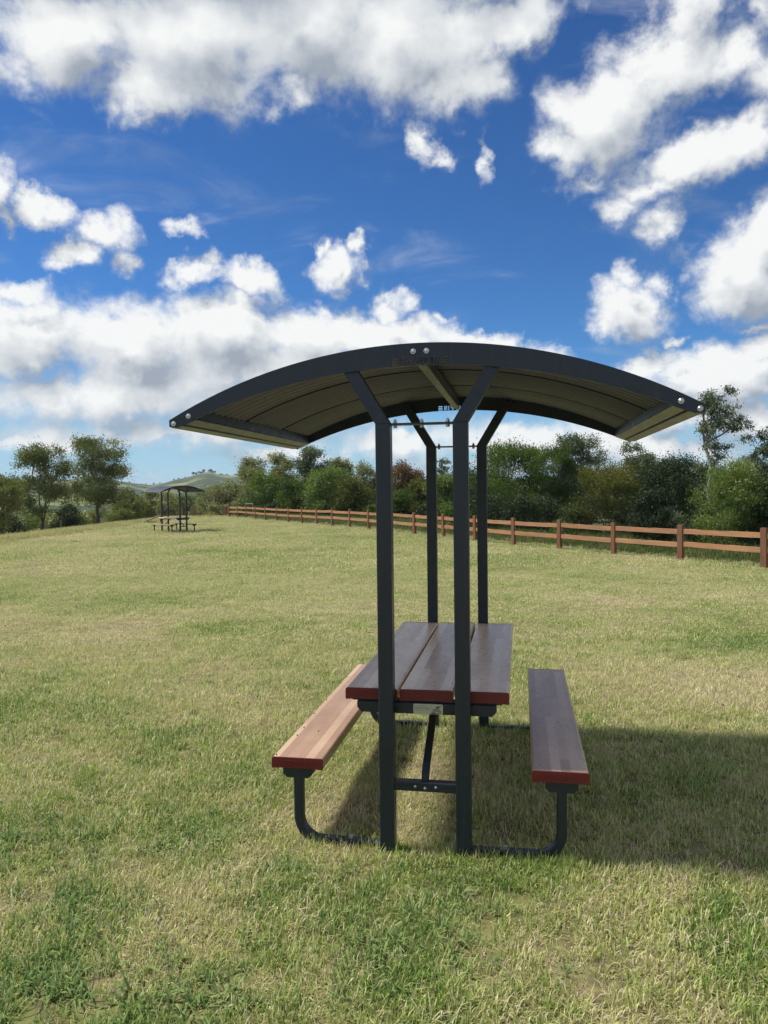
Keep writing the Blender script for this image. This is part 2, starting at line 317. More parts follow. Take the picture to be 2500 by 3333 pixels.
def wood_plank(name, dark, mid, light):
    m, t, out = material(name); tc = t.n('ShaderNodeTexCoord'); P = tc.outputs['Object']
    oi = t.n('ShaderNodeObjectInfo')
    off = t.n('ShaderNodeCombineXYZ'); t.put(off.inputs[1], t.math('MULTIPLY', oi.outputs['Random'], 7.0)); t.put(off.inputs[0], t.math('MULTIPLY', oi.outputs['Random'], 0.3))
    Q = t.vmath('ADD', P, off.outputs[0])
    sp = t.n('ShaderNodeSeparateXYZ'); t.put(sp.inputs[0], Q)
    cb = t.n('ShaderNodeCombineXYZ'); t.put(cb.inputs[0], sp.outputs[1]); t.put(cb.inputs[1], sp.outputs[0])
    br = t.n('ShaderNodeTexBrick'); t.put(br.inputs['Vector'], cb.outputs[0])
    br.inputs['Scale'].default_value = 1.0; br.inputs['Mortar Size'].default_value = 0.0; br.inputs['Brick Width'].default_value = 1.05; br.inputs['Row Height'].default_value = 0.043
    br.inputs['Color1'].default_value = (0, 0, 0, 1); br.inputs['Color2'].default_value = (1, 1, 1, 1); br.inputs['Mortar'].default_value = (0.4, 0.4, 0.4, 1)
    br.offset = 0.37; br.inputs['Bias'].default_value = 0.0
    st = t.vmath('MULTIPLY', Q, (150.0, 5.0, 150.0))
    grain = t.noise(st, 1.0, 5, 0.65)
    tone = t.math('ADD', t.math('MULTIPLY', br.outputs['Color'], 0.80), t.math('MULTIPLY', grain, 0.38))
    tone = t.math('ADD', tone, t.math('MULTIPLY_ADD', t.noise(P, 5.0, 3), 0.5, -0.30))
    col = t.ramp(tone, [(0.0, dark), (0.5, mid), (1.0, light)])
    smear = t.sstep(t.noise(t.vmath('MULTIPLY', P, (1, 0.6, 1)), 3.2, 3, 0.55, 0.8), 0.42, 0.75)
    col = t.mix(t.math('MULTIPLY', smear, 0.30), col, t.mix(1.0, col, (0.62, 0.60, 0.58, 1), 'MULTIPLY'))
    r = t.lin(t.noise(P, 22.0, 4), 0.3, 0.7, 0.24, 0.40)
    principled(t, out, col, r, 0.0, 0.42, bump(t, grain, 0.10, 0.001))
    return m
M['table_wood'] = wood_plank('table_woodgrain', (0.40, 0.245, 0.140), (0.68, 0.465, 0.295), (0.86, 0.66, 0.46))
M['bench_wood'] = wood_plank('bench_woodgrain', (0.27, 0.150, 0.085), (0.42, 0.262, 0.155), (0.57, 0.39, 0.25))

def timber(name, a, b, c):
    m, t, out = material(name); tc = t.n('ShaderNodeTexCoord'); P = tc.outputs['Object']; oi = t.n('ShaderNodeObjectInfo')
    Q = t.vmath('ADD', P, t.vmath('SCALE', (3.1, 5.7, 1.9), oi.outputs['Random']))
    return m, t, out, P, Q, oi
def timber_mat(name, stretch, a, b, c, grey=0.25):
    m, t, out, P, Q, oi = timber(name, a, b, c)
    g = t.noise(t.vmath('MULTIPLY', Q, stretch), 1.0, 6, 0.65, 0.3)
    col = t.ramp(g, [(0.25, a), (0.5, b), (0.78, c)])
    col = t.mix(t.math('MULTIPLY', t.sstep(t.noise(Q, 2.6, 4, 0.6), 0.45, 0.75), grey), col, (0.20, 0.16, 0.12, 1))
    col = t.mix(t.math('MULTIPLY_ADD', oi.outputs['Random'], 0.35, -0.1, clamp=True), col, t.mix(1.0, col, (0.55, 0.5, 0.5, 1), 'MULTIPLY'))
    principled(t, out, col, 0.75, 0.0, 0.3, bump(t, g, 0.5, 0.01))
    return m
M['fence_rail'] = timber_mat('stained_rail_timber', (3.0, 60.0, 60.0), (0.22, 0.105, 0.050), (0.40, 0.20, 0.096), (0.56, 0.33, 0.18), 0.30)
M['fence_post'] = timber_mat('stained_post_timber', (45.0, 45.0, 2.5), (0.10, 0.045, 0.022), (0.185, 0.085, 0.042), (0.30, 0.155, 0.08), 0.35)
M['old_post'] = timber_mat('weathered_post_timber', (40.0, 40.0, 2.5), (0.13, 0.085, 0.05), (0.24, 0.16, 0.10), (0.36, 0.26, 0.17), 0.5)
M['grey_post'] = timber_mat('grey_post_timber', (40.0, 40.0, 2.5), (0.18, 0.17, 0.15), (0.28, 0.27, 0.24), (0.38, 0.36, 0.32), 0.4)
M['galv'] = painted('galvanised_tube', (0.26, 0.28, 0.30), (0.32, 0.34, 0.36), 0.5)
m, t, out = material('dry_clod'); tc = t.n('ShaderNodeTexCoord')
principled(t, out, t.mix(t.noise(tc.outputs['Object'], 14, 4), (0.10, 0.065, 0.04, 1), (0.24, 0.17, 0.11, 1)), 0.9); M['clod'] = m

# lawn colour: the same patches of straw and green for the soil sheet and the blades on it
PATCH = [  # u, v, radius, how green (+) or how bleached (-)
    (-1.2, 6.0, 1.0, -.5), (-3.6, 9.0, 2.2, -.55), (-6.5, 10.5, 2.0, -.6), (-2.4, 9.4, .8, .9), (-4.2, 12.6, 1.8, .5), (-7.5, 14.0, 2.2, .55), (-1.6, 11.6, 2.4, -.4),
    (2.7, 6.4, 1.6, -.65), (4.4, 8.3, 1.7, .6), (3.6, 12.0, 1.4, -.45), (6.0, 12.5, 1.5, -.5), (1.6, 4.2, .7, .3), (-1.0, 3.0, .8, -.55), (0.8, 2.5, .9, -.5), (-1.3, 2.6, .45, .6), (-.75, 2.45, .35, .8), (.1, 2.75, .4, .7),
    (-.25, 3.75, .35, -.9), (.35, 4.3, .5, -.6), (1.5, 2.7, .5, .5), (-1.25, 3.0, .3, .8), (-.5, 3.2, .25, .7), (.55, 3.1, .35, .5), (-1.9, 3.5, .6, .6), (-1.0, 3.65, .35, .7), (-3.4, 5.6, 1.0, .5), (-2.2, 4.5, .8, -.35), (-9, 20, 3, -.5), (-4, 24, 3, .4), (3, 20, 2.4, .3), (-14, 34, 4, -.5), (-9, 34, 3, -.35), (0, 30, 3, .3)]
def patch_group():
    g = bpy.data.node_groups.new('lawn_patches', 'ShaderNodeTree')
    g.interface.new_socket('Green', in_out='OUTPUT', socket_type='NodeSocketFloat')
    t = NT(g); go = t.n('NodeGroupOutput'); geo = t.n('ShaderNodeNewGeometry'); P = geo.outputs['Position']
    flat = t.vmath('MULTIPLY', P, (1, 1, 0))
    q = t.vmath('ADD', flat, t.vmath('SCALE', t.vmath('SUBTRACT', t.noise(flat, 1.1, 3, 0.6, out=1), (0.5, 0.5, 0.5)), 1.5))
    q = t.vmath('MULTIPLY', q, (1, 1, 0))
    acc = t.math('MULTIPLY_ADD', t.noise(flat, 0.42, 3, 0.55), 1.7, -0.83)
    acc = t.math('ADD', acc, t.math('MULTIPLY_ADD', t.noise(flat, 2.3, 4, 0.6), 1.5, -0.75))
    acc = t.math('ADD', acc, t.math('MULTIPLY_ADD', t.noise(flat, 7.0, 3, 0.6), 1.1, -0.55))
    for (u, v, r, a) in PATCH:
        x, y = ground_xy(u, v)
        d = t.vmath('DISTANCE', q, (x, y, 0), out=1)
        acc = t.math('ADD', acc, t.sstep(d, 0.15 * r, 1.15 * r, a * 0.75, 0.0))
    t.put(go.inputs[0], t.math('MULTIPLY_ADD', acc, 0.72, 0.44))
    return g
PG = patch_group()

def grass_material():
    m, t, out = material('grass_blades'); geo = t.n('ShaderNodeNewGeometry'); oi = t.n('ShaderNodeObjectInfo')
    pg = t.n('ShaderNodeGroup'); pg.node_tree = PG
    k = t.math('ADD', pg.outputs[0], t.math('MULTIPLY_ADD', geo.outputs['Random Per Island'], 1.0, -0.50))
    k = t.math('ADD', k, t.math('MULTIPLY_ADD', oi.outputs['Random'], 0.36, -0.18))
    col = t.ramp(k, [(0.0, (0.74, 0.65, 0.42)), (0.30, (0.74, 0.69, 0.36)), (0.55, (0.60, 0.63, 0.22)), (0.78, (0.40, 0.50, 0.12)), (1.0, (0.19, 0.31, 0.065))])
    shade = t.math('MULTIPLY', t.lin(oi.outputs['Random'], 0, 1, 0.78, 1.12), t.lin(t.math('FRACT', t.math('MULTIPLY', geo.outputs['Random Per Island'], 37.0)), 0, 1, 0.62, 1.15))
    col = t.vmath('SCALE', col, shade)
    a = t.n('ShaderNodeBsdfDiffuse'); b = t.n('ShaderNodeBsdfTranslucent'); g = t.n('ShaderNodeBsdfGlossy'); g.inputs['Roughness'].default_value = 0.42
    t.put(a.inputs[0], col); t.put(b.inputs[0], col); g.inputs[0].default_value = (0.8, 0.85, 0.8, 1)
    s = t.n('ShaderNodeMixShader'); s.inputs[0].default_value = 0.42; t.t.links.new(a.outputs[0], s.inputs[1]); t.t.links.new(b.outputs[0], s.inputs[2])
    s2 = t.n('ShaderNodeMixShader'); s2.inputs[0].default_value = 0.03; t.t.links.new(s.outputs[0], s2.inputs[1]); t.t.links.new(g.outputs[0], s2.inputs[2])
    t.t.links.new(s2.outputs[0], out.inputs[0])
    return m
M['grass'] = grass_material()

def rough_grass_material(name, cols):
    m, t, out = material(name); geo = t.n('ShaderNodeNewGeometry'); oi = t.n('ShaderNodeObjectInfo')
    k = t.math('ADD', t.noise(geo.outputs['Position'], 0.5, 3), t.math('MULTIPLY_ADD', geo.outputs['Random Per Island'], 0.7, -0.35))
    k = t.math('ADD', k, t.math('MULTIPLY_ADD', oi.outputs['Random'], 0.3, -0.15))
    col = t.ramp(k, cols)
    a = t.n('ShaderNodeBsdfDiffuse'); b = t.n('ShaderNodeBsdfTranslucent'); t.put(a.inputs[0], col); t.put(b.inputs[0], col)
    s = t.n('ShaderNodeMixShader'); s.inputs[0].default_value = 0.3; t.t.links.new(a.outputs[0], s.inputs[1]); t.t.links.new(b.outputs[0], s.inputs[2])
    t.t.links.new(s.outputs[0], out.inputs[0])
    return m
M['straw'] = rough_grass_material('dry_clippings', [(0.1, (0.52, 0.42, 0.27)), (0.5, (0.68, 0.60, 0.40)), (0.9, (0.60, 0.56, 0.33))])
M['weed'] = rough_grass_material('broad_weed', [(0.1, (0.095, 0.165, 0.050)), (0.5, (0.155, 0.245, 0.080)), (0.9, (0.27, 0.35, 0.13))])
M['rough_grass'] = rough_grass_material('long_grass', [(0.1, (0.60, 0.52, 0.28)), (0.5, (0.47, 0.45, 0.20)), (0.9, (0.24, 0.30, 0.10))])
M['scrub_grass'] = rough_grass_material('scrub_grass', [(0.1, (0.26, 0.22, 0.11)), (0.4, (0.15, 0.18, 0.06)), (0.9, (0.055, 0.11, 0.03))])

def ground_material():
    m, t, out = material('lawn_soil'); geo = t.n('ShaderNodeNewGeometry'); P = geo.outputs['Position']
    pg = t.n('ShaderNodeGroup'); pg.node_tree = PG
    fine = t.noise(P, 55.0, 5, 0.7); mid = t.noise(P, 9.0, 4, 0.6)
    k = t.math('ADD', pg.outputs[0], t.math('MULTIPLY_ADD', fine, 1.0, -0.5))
    lawn = t.ramp(k, [(0.0, (0.27, 0.22, 0.13)), (0.28, (0.26, 0.23, 0.11)), (0.5, (0.22, 0.225, 0.08)), (0.75, (0.16, 0.19, 0.05)), (1.0, (0.09, 0.13, 0.032))])
    soil = t.mix(fine, (0.075, 0.055, 0.034, 1), (0.17, 0.135, 0.08, 1))
    lawn = t.mix(t.sstep(mid, 0.42, 0.66, 0.25, 0.85), lawn, soil)
    at = t.n('ShaderNodeAttribute', attribute_name='zone', attribute_type='GEOMETRY')
    sp = t.n('ShaderNodeSeparateColor'); t.put(sp.inputs[0], at.outputs['Color'])
    rough = t.ramp(t.math('ADD', t.math('MULTIPLY', t.noise(P, 0.5, 4, 0.6), 0.7), t.math('MULTIPLY', t.noise(P, 6.0, 4, 0.6), 0.4)), [(0.25, (0.40, 0.33, 0.17)), (0.5, (0.33, 0.30, 0.13)), (0.75, (0.20, 0.22, 0.075))])
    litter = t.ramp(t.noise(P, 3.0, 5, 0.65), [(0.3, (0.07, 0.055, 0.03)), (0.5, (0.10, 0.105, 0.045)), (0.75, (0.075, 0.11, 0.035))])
    pad = t.ramp(t.noise(P, 0.02, 5, 0.55), [(0.3, (0.28, 0.25, 0.10)), (0.5, (0.19, 0.22, 0.07)), (0.72, (0.11, 0.16, 0.045))])
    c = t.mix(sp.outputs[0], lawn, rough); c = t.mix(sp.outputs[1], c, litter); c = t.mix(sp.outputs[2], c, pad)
    principled(t, out, c, 0.95, 0.0, 0.1, bump(t, fine, 0.6, 0.02))
    return m
M['ground'] = ground_material()

def leaf_material(name, stops, trans=0.3, gloss=0.015):
    m, t, out = material(name)
    at = t.n('ShaderNodeAttribute', attribute_name='tone', attribute_type='GEOMETRY'); oi = t.n('ShaderNodeObjectInfo')
    k = t.math('ADD', at.outputs['Fac'], t.math('MULTIPLY_ADD', oi.outputs['Random'], 0.2, -0.1))
    col = t.ramp(k, stops)
    a = t.n('ShaderNodeBsdfDiffuse'); b = t.n('ShaderNodeBsdfTranslucent'); g = t.n('ShaderNodeBsdfGlossy'); g.inputs['Roughness'].default_value = 0.5; g.inputs[0].default_value = (0.9, 0.95, 1, 1)
    t.put(a.inputs[0], col); t.put(b.inputs[0], t.mix(1.0, col, (1.25, 1.35, 0.6, 1), 'MULTIPLY'))
    s = t.n('ShaderNodeMixShader'); s.inputs[0].default_value = trans; t.t.links.new(a.outputs[0], s.inputs[1]); t.t.links.new(b.outputs[0], s.inputs[2])
    s2 = t.n('ShaderNodeMixShader'); s2.inputs[0].default_value = gloss; t.t.links.new(s.outputs[0], s2.inputs[1]); t.t.links.new(g.outputs[0], s2.inputs[2])
    t.t.links.new(s2.outputs[0], out.inputs[0])
    return m
LEAF = {
    'olive': leaf_material('olive_leaves', [(0.0, (0.075, 0.102, 0.033)), (0.5, (0.135, 0.165, 0.051)), (1.0, (0.262, 0.255, 0.083))]),
    'gum': leaf_material('grey_green_leaves', [(0.0, (0.051, 0.079, 0.043)), (0.5, (0.095, 0.128, 0.071)), (1.0, (0.184, 0.204, 0.109))], 0.22, 0.02),
    'pale': leaf_material('pale_gum_leaves', [(0.0, (0.128, 0.150, 0.068)), (0.5, (0.225, 0.240, 0.112)), (1.0, (0.390, 0.367, 0.188))], 0.28, 0.02),
    'green': leaf_material('dense_green_leaves', [(0.0, (0.035, 0.070, 0.014)), (0.5, (0.073, 0.126, 0.023)), (1.0, (0.158, 0.211, 0.040))], 0.34),
    'bright': leaf_material('bright_green_leaves', [(0.0, (0.064, 0.109, 0.020)), (0.5, (0.122, 0.184, 0.036)), (1.0, (0.235, 0.281, 0.076))], 0.34, 0.025),
    'wattle': leaf_material('yellow_green_leaves', [(0.0, (0.055, 0.070, 0.014)), (0.5, (0.105, 0.118, 0.024)), (1.0, (0.20, 0.185, 0.042))], 0.36),
    'dark': leaf_material('dark_green_leaves', [(0.0, (0.019, 0.033, 0.015)), (0.5, (0.034, 0.054, 0.023)), (1.0, (0.067, 0.091, 0.037))], 0.22),
    'red': leaf_material('reddish_leaves', [(0.0, (0.085, 0.060, 0.032)), (0.5, (0.150, 0.090, 0.050)), (1.0, (0.20, 0.135, 0.075))], 0.3),
}
def bark(name, a, b):
    m, t, out = material(name); tc = t.n('ShaderNodeTexCoord'); P = tc.outputs['Object']
    g = t.noise(t.vmath('MULTIPLY', P, (9, 9, 1.6)), 1.0, 5, 0.65)
    principled(t, out, t.mix(g, (*a, 1), (*b, 1)), 0.85, 0.0, 0.2, bump(t, g, 0.6, 0.03)); return m
BARK = {'dark': bark('dark_bark', (0.05, 0.04, 0.03), (0.15, 0.12, 0.095)), 'pale': bark('pale_bark', (0.16, 0.14, 0.115), (0.36, 0.33, 0.29))}

# ------------------------------------------------------------------ ground
FENCE = [(9.04, 17.90), (7.87, 19.99), (6.74, 22.11), (5.64, 24.24), (4.53, 26.37), (3.44, 28.51), (2.42, 30.69), (1.32, 32.82), (0.29, 34.97), (-0.76, 37.14), (-1.79, 39.31), (-2.85, 41.46), (-3.89, 43.63), (-4.98, 45.77), (-6.07, 47.90), (-7.12, 50.06), (-8.21, 52.20), (-9.26, 54.36), (-10.31, 56.51), (-11.37, 58.67), (-12.48, 60.80)]
def behind_fence(u, v):
    """metres beyond the fence line, towards the wood"""
    n = np.array((0.8944, 0.4472)); a = np.array(FENCE[0])
    return (np.asarray(u) - a[0]) * n[0] + (np.asarray(v) - a[1]) * n[1]

def build_ground():
    R = np.concatenate([np.linspace(0.0, 14, 71)[1:], np.geomspace(14.3, 90, 110), np.geomspace(93, 9000, 60)])
    A = np.linspace(0, 2 * math.pi, 289)[:-1]
    rr, aa = np.meshgrid(R, A, indexing='ij'); u = rr * np.sin(aa); v = rr * np.cos(aa)
    z = height_uv(u, v)
    x = CAM.x + G_R.x * u + G_F.x * v; y = CAM.y + G_R.y * u + G_F.y * v
    V = np.stack([x, y, z], -1).reshape(-1, 3); V = np.vstack([V, [[CAM.x, CAM.y, float(height_uv(0, 0))]]])
    n = len(A); F = []
    for i in range(len(R) - 1):
        for k in range(n):
            F.append((i * n + k, (i + 1) * n + k, (i + 1) * n + (k + 1) % n, i * n + (k + 1) % n))
    for k in range(n): F.append((len(V) - 1, k, (k + 1) % n))
    me = bpy.data.meshes.new('ground'); me.from_pydata(V.tolist(), [], F); me.update()
    uu = u.ravel(); vv = v.ravel()
    left = sstep(-15.2 - uu + 0.4 * np.sin(vv * 0.9), 0, 1.2) * sstep(vv, 14, 24)
    far = sstep(vv - 59 - 0.25 * np.clip(uu + 12, 0, 60), 0, 3)
    rough = np.maximum(left, far)
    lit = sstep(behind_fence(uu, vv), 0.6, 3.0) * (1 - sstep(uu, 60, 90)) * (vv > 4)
    pad = sstep(np.hypot(uu, vv), 95, 150)
    c = np.zeros((len(V), 4)); c[:-1, 0] = rough; c[:-1, 1] = lit; c[:-1, 2] = pad; c[:, 3] = 1
    at = me.color_attributes.new('zone', 'FLOAT_COLOR', 'POINT'); at.data.foreach_set('color', c.ravel())
    o = link('ground', me, M['ground'], smooth=True); tag(o, kind='structure')
build_ground()

# far hills, pasture with woods on their flanks
def hill_material():
    m, t, out = material('hill_pasture'); geo = t.n('ShaderNodeNewGeometry'); P = geo.outputs['Position']
    past = t.ramp(t.noise(P, 0.006, 5, 0.6), [(0.3, (0.10, 0.135, 0.04)), (0.5, (0.16, 0.19, 0.06)), (0.7, (0.23, 0.22, 0.085))])
    wood = t.mix(t.noise(P, 0.08, 4, 0.7), (0.022, 0.038, 0.018, 1), (0.060, 0.078, 0.034, 1))
    k = t.math('ADD', t.math('MULTIPLY', t.noise(P, 0.0075, 5, 0.62), 0.8), t.math('MULTIPLY', t.noise(P, 0.05, 4, 0.65), 0.32))
    w = t.sstep(k, 0.50, 0.57)
    principled(t, out, t.mix(w, past, wood), 0.95, 0.0, 0.1, bump(t, t.noise(P, 0.09, 4, 0.7), 0.7, 4.0))
    return m
M['hill'] = hill_material()
RIDGES = {}
def build_hill(name, az0, az1, dist, depth, crest, seed):
    """a hill range: crest(az in degrees right of straight ahead) gives height in metres"""
    rng = np.random.default_rng(seed); na, nd = 220, 26
    az = np.linspace(az0, az1, na); V = []
    ph = rng.uniform(0, 6.28, 8)
    for j in range(nd):
        s = j / (nd - 1)
        for a in az:
            d = dist + (s - 0.5) * depth
            prof = math.sin(math.pi * min(1, s / 1.1)) ** 0.9 if s < 0.55 else math.sin(math.pi * s / 1.1) ** 0.9
            gully = 1 + 0.12 * math.sin(a * 0.9 + ph[0] + 2 * s) * (1 - abs(2 * s - 1)) + 0.05 * math.sin(a * 2.3 + ph[1] - 3 * s)
            h = (crest(a) + 16) * prof * (gully if s < 0.45 else 1 + (gully - 1) * 0.3) - 16
            A = rad(a); u, v = d * math.sin(A), d * math.cos(A); x, y = ground_xy(u, v)
            V.append((x, y, h))
    F = [(j * na + i, j * na + i + 1, (j + 1) * na + i + 1, (j + 1) * na + i) for j in range(nd - 1) for i in range(na - 1)]
    o = link(name, mk_mesh(name, V, F), M['hill'], smooth=True); tag(o, kind='structure')
    RIDGES[name] = np.array(V).reshape(nd, na, 3)
def smooth_pts(pts):
    xs = [p[0] for p in pts]; ys = [p[1] for p in pts]
    return lambda a: float(np.interp(a, xs, ys)) + 0.5 * math.sin(a * 1.7)
build_hill('hill', -46, 30, 1500, 1500, smooth_pts([(-46, 30), (-29, 27), (-25, 30), (-22, 30), (-19.5, 26), (-18, 20.5), (-17.2, 19), (-16, 23), (-14.2, 32), (-12.4, 36), (-10.5, 38), (-8, 34), (0, 26), (12, 24), (30, 22)]), 3)
build_hill('foothill', -46, 30, 820, 500, smooth_pts([(-46, 4), (-28, 6), (-24, 5), (-20.5, 5), (-18.8, 3), (-17, -4), (-14, -6), (-11, 2), (-6, 4), (30, 2)]), 8)

# ------------------------------------------------------------------ picnic shelter
H = 0.985                                                     # half the length of the set
def arc_z(R, zc, x): return math.sqrt(R * R - x * x) + zc
R_OUT, ZC_OUT, R_IN, ZC_IN = 2.487, -0.149, 2.856, -0.618

def text_mesh(s, size, depth=0.0, align='CENTER'):
    cu = bpy.data.curves.new('txt', 'FONT'); cu.body = s; cu.size = size; cu.extrude = depth; cu.align_x = align; cu.align_y = 'CENTER'; cu.resolution_u = 3
    o = bpy.data.objects.new('txt', cu); COL.objects.link(o)
    dg = bpy.context.evaluated_depsgraph_get(); me = bpy.data.meshes.new_from_object(o.evaluated_get(dg))
    bpy.data.objects.remove(o, do_unlink=True); bpy.data.curves.remove(cu)
    # stands upright facing -y
    me.transform(Matrix.Rotation(math.pi / 2, 4, 'X')); me.materials.clear()
    return me

GLYPH = {  # strokes of stencil capitals on a 0..1 grid: x0, z0, x1, z1 (straight) or four corners
    'D': [(0, 0, .26, 1), (.32, .80, .80, 1), (.32, 0, .80, .20), (.74, .24, 1, .76)],
    'R': [(0, 0, .26, 1), (.32, .80, .92, 1), (.74, .56, 1, .76), (.32, .36, .92, .53), [(.42, .32), (.68, .32), (1.0, 0), (.72, 0)]],
    'A': [[(.0, 0), (.25, 0), (.52, 1), (.36, 1)], [(.78, 0), (1.05, 0), (.70, 1), (.56, 1)], (.36, .22, .66, .38)],
    'F': [(0, 0, .26, 1), (.30, .80, .95, 1), (.30, .42, .85, .60)],
    'I': [(.1, 0, .36, 1)],
    'N': [(0, 0, .24, 1), (.76, 0, 1, 1), [(.28, 1), (.50, 1), (.72, 0), (.50, 0)]],
}
def word_strokes(word, x0, z0, h, w, gap):
    out = []; x = x0
    for ch in word:
        cw = w * (0.46 if ch == 'I' else 1.0)
        for st in GLYPH[ch]:
            if isinstance(st, tuple): a, b, c, d = st; poly = [(a, b), (c, b), (c, d), (a, d)]
            else: poly = st
            out.append([(x + p * w, z0 + q * h) for p, q in poly])
        x += cw + gap
    return out, x - gap

def ccw(poly):
    a = sum(p[0] * q[1] - q[0] * p[1] for p, q in zip(poly, poly[1:] + poly[:1]))
    return poly if a > 0 else poly[::-1]

def fascia_mesh():
    xs = np.linspace(-1.206, 1.206, 61)
    top = [(x, arc_z(R_OUT, ZC_OUT, x)) for x in xs]
    xi = np.linspace(1.166, -1.166, 57)
    poly = [(-1.206, 1.994)] + top + [(1.206, 1.994)] + [(x, arc_z(R_IN, ZC_IN, x)) for x in xi]
    poly = ccw(poly); mb = MB(); mb.prism(poly, -0.004, 0.004)
    me = mb.mesh('fascia')
    o = bpy.data.objects.new('fascia_tmp', me); COL.objects.link(o)
    cut = MB(); strokes, xe = word_strokes('DRAFFIN', 0, 0, 0.031, 0.0212, 0.0062)
    for p in strokes:
        cut.prism(ccw([(a - xe / 2, b + 2.240) for a, b in p]), -0.03, 0.03)
    for sx in (-0.113, 0.113):
        for k in range(3): cut.box(sx - 0.0145, sx + 0.0145, -0.03, 0.03, 2.239 + k * 0.0118, 2.2465 + k * 0.0118)
    cm = cut.mesh('cut'); co = bpy.data.objects.new('cut_tmp', cm); COL.objects.link(co)
    md = o.modifiers.new('b', 'BOOLEAN'); md.operation = 'DIFFERENCE'; md.object = co; md.solver = 'EXACT'
    dg = bpy.context.evaluated_depsgraph_get(); res = bpy.data.meshes.new_from_object(o.evaluated_get(dg))
    res.name = 'fascia'; res.materials.clear()
    bpy.data.objects.remove(o, do_unlink=True); bpy.data.objects.remove(co, do_unlink=True)
    return res

def plank_profile(w, th, r=0.011, arch=0.004):
    """rounded upper corners, slightly hollow below; centred in x, top at z = 0"""
    h = w / 2; P = []
    for k in range(5):
        a = math.pi / 2 * k / 4; P.append((h - r + r * math.sin(a), -r + r * math.cos(a)))
    P += [(h, -th + 0.004), (h - 0.004, -th)]
    P += [(h * 0.55, -th + arch), (-h * 0.55, -th + arch)]
    P += [(-h + 0.004, -th), (-h, -th + 0.004)]
    for k in range(5):
        a = math.pi / 2 * k / 4; P.append((-h + r - r * math.cos(a), -r + r * math.sin(a)))
    return P

def roof_sheet_mesh(y0, y1):
    """one curved corrugated sheet"""
    nx = 48; ny = int((y1 - y0) / 0.076 * 8) + 1
    xs = np.linspace(-1.19, 1.19, nx); ys = np.linspace(y0, y1, ny); V = []; th = 0.0016
    for lay in (0, 1):
        for y in ys:
            ph = 2 * math.pi * (y - y0) / 0.0762
            c = 0.019 * abs(math.sin(ph / 2)) ** 0.8 - 0.010 - lay * th
            for x in xs:
                R = R_OUT - 0.016 + c; V.append((x * R / (R_OUT), y, math.sqrt(R * R - (x * R / R_OUT) ** 2) + ZC_OUT))
    F = []; n = nx * ny
    for j in range(ny - 1):
        for i in range(nx - 1):
            a = j * nx + i; F.append((a, a + 1, a + nx + 1, a + nx)); F.append((n + a, n + a + nx, n + a + nx + 1, n + a + 1))
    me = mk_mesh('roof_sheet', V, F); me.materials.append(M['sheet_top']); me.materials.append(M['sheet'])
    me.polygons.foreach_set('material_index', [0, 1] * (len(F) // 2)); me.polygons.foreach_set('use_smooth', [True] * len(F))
    return me

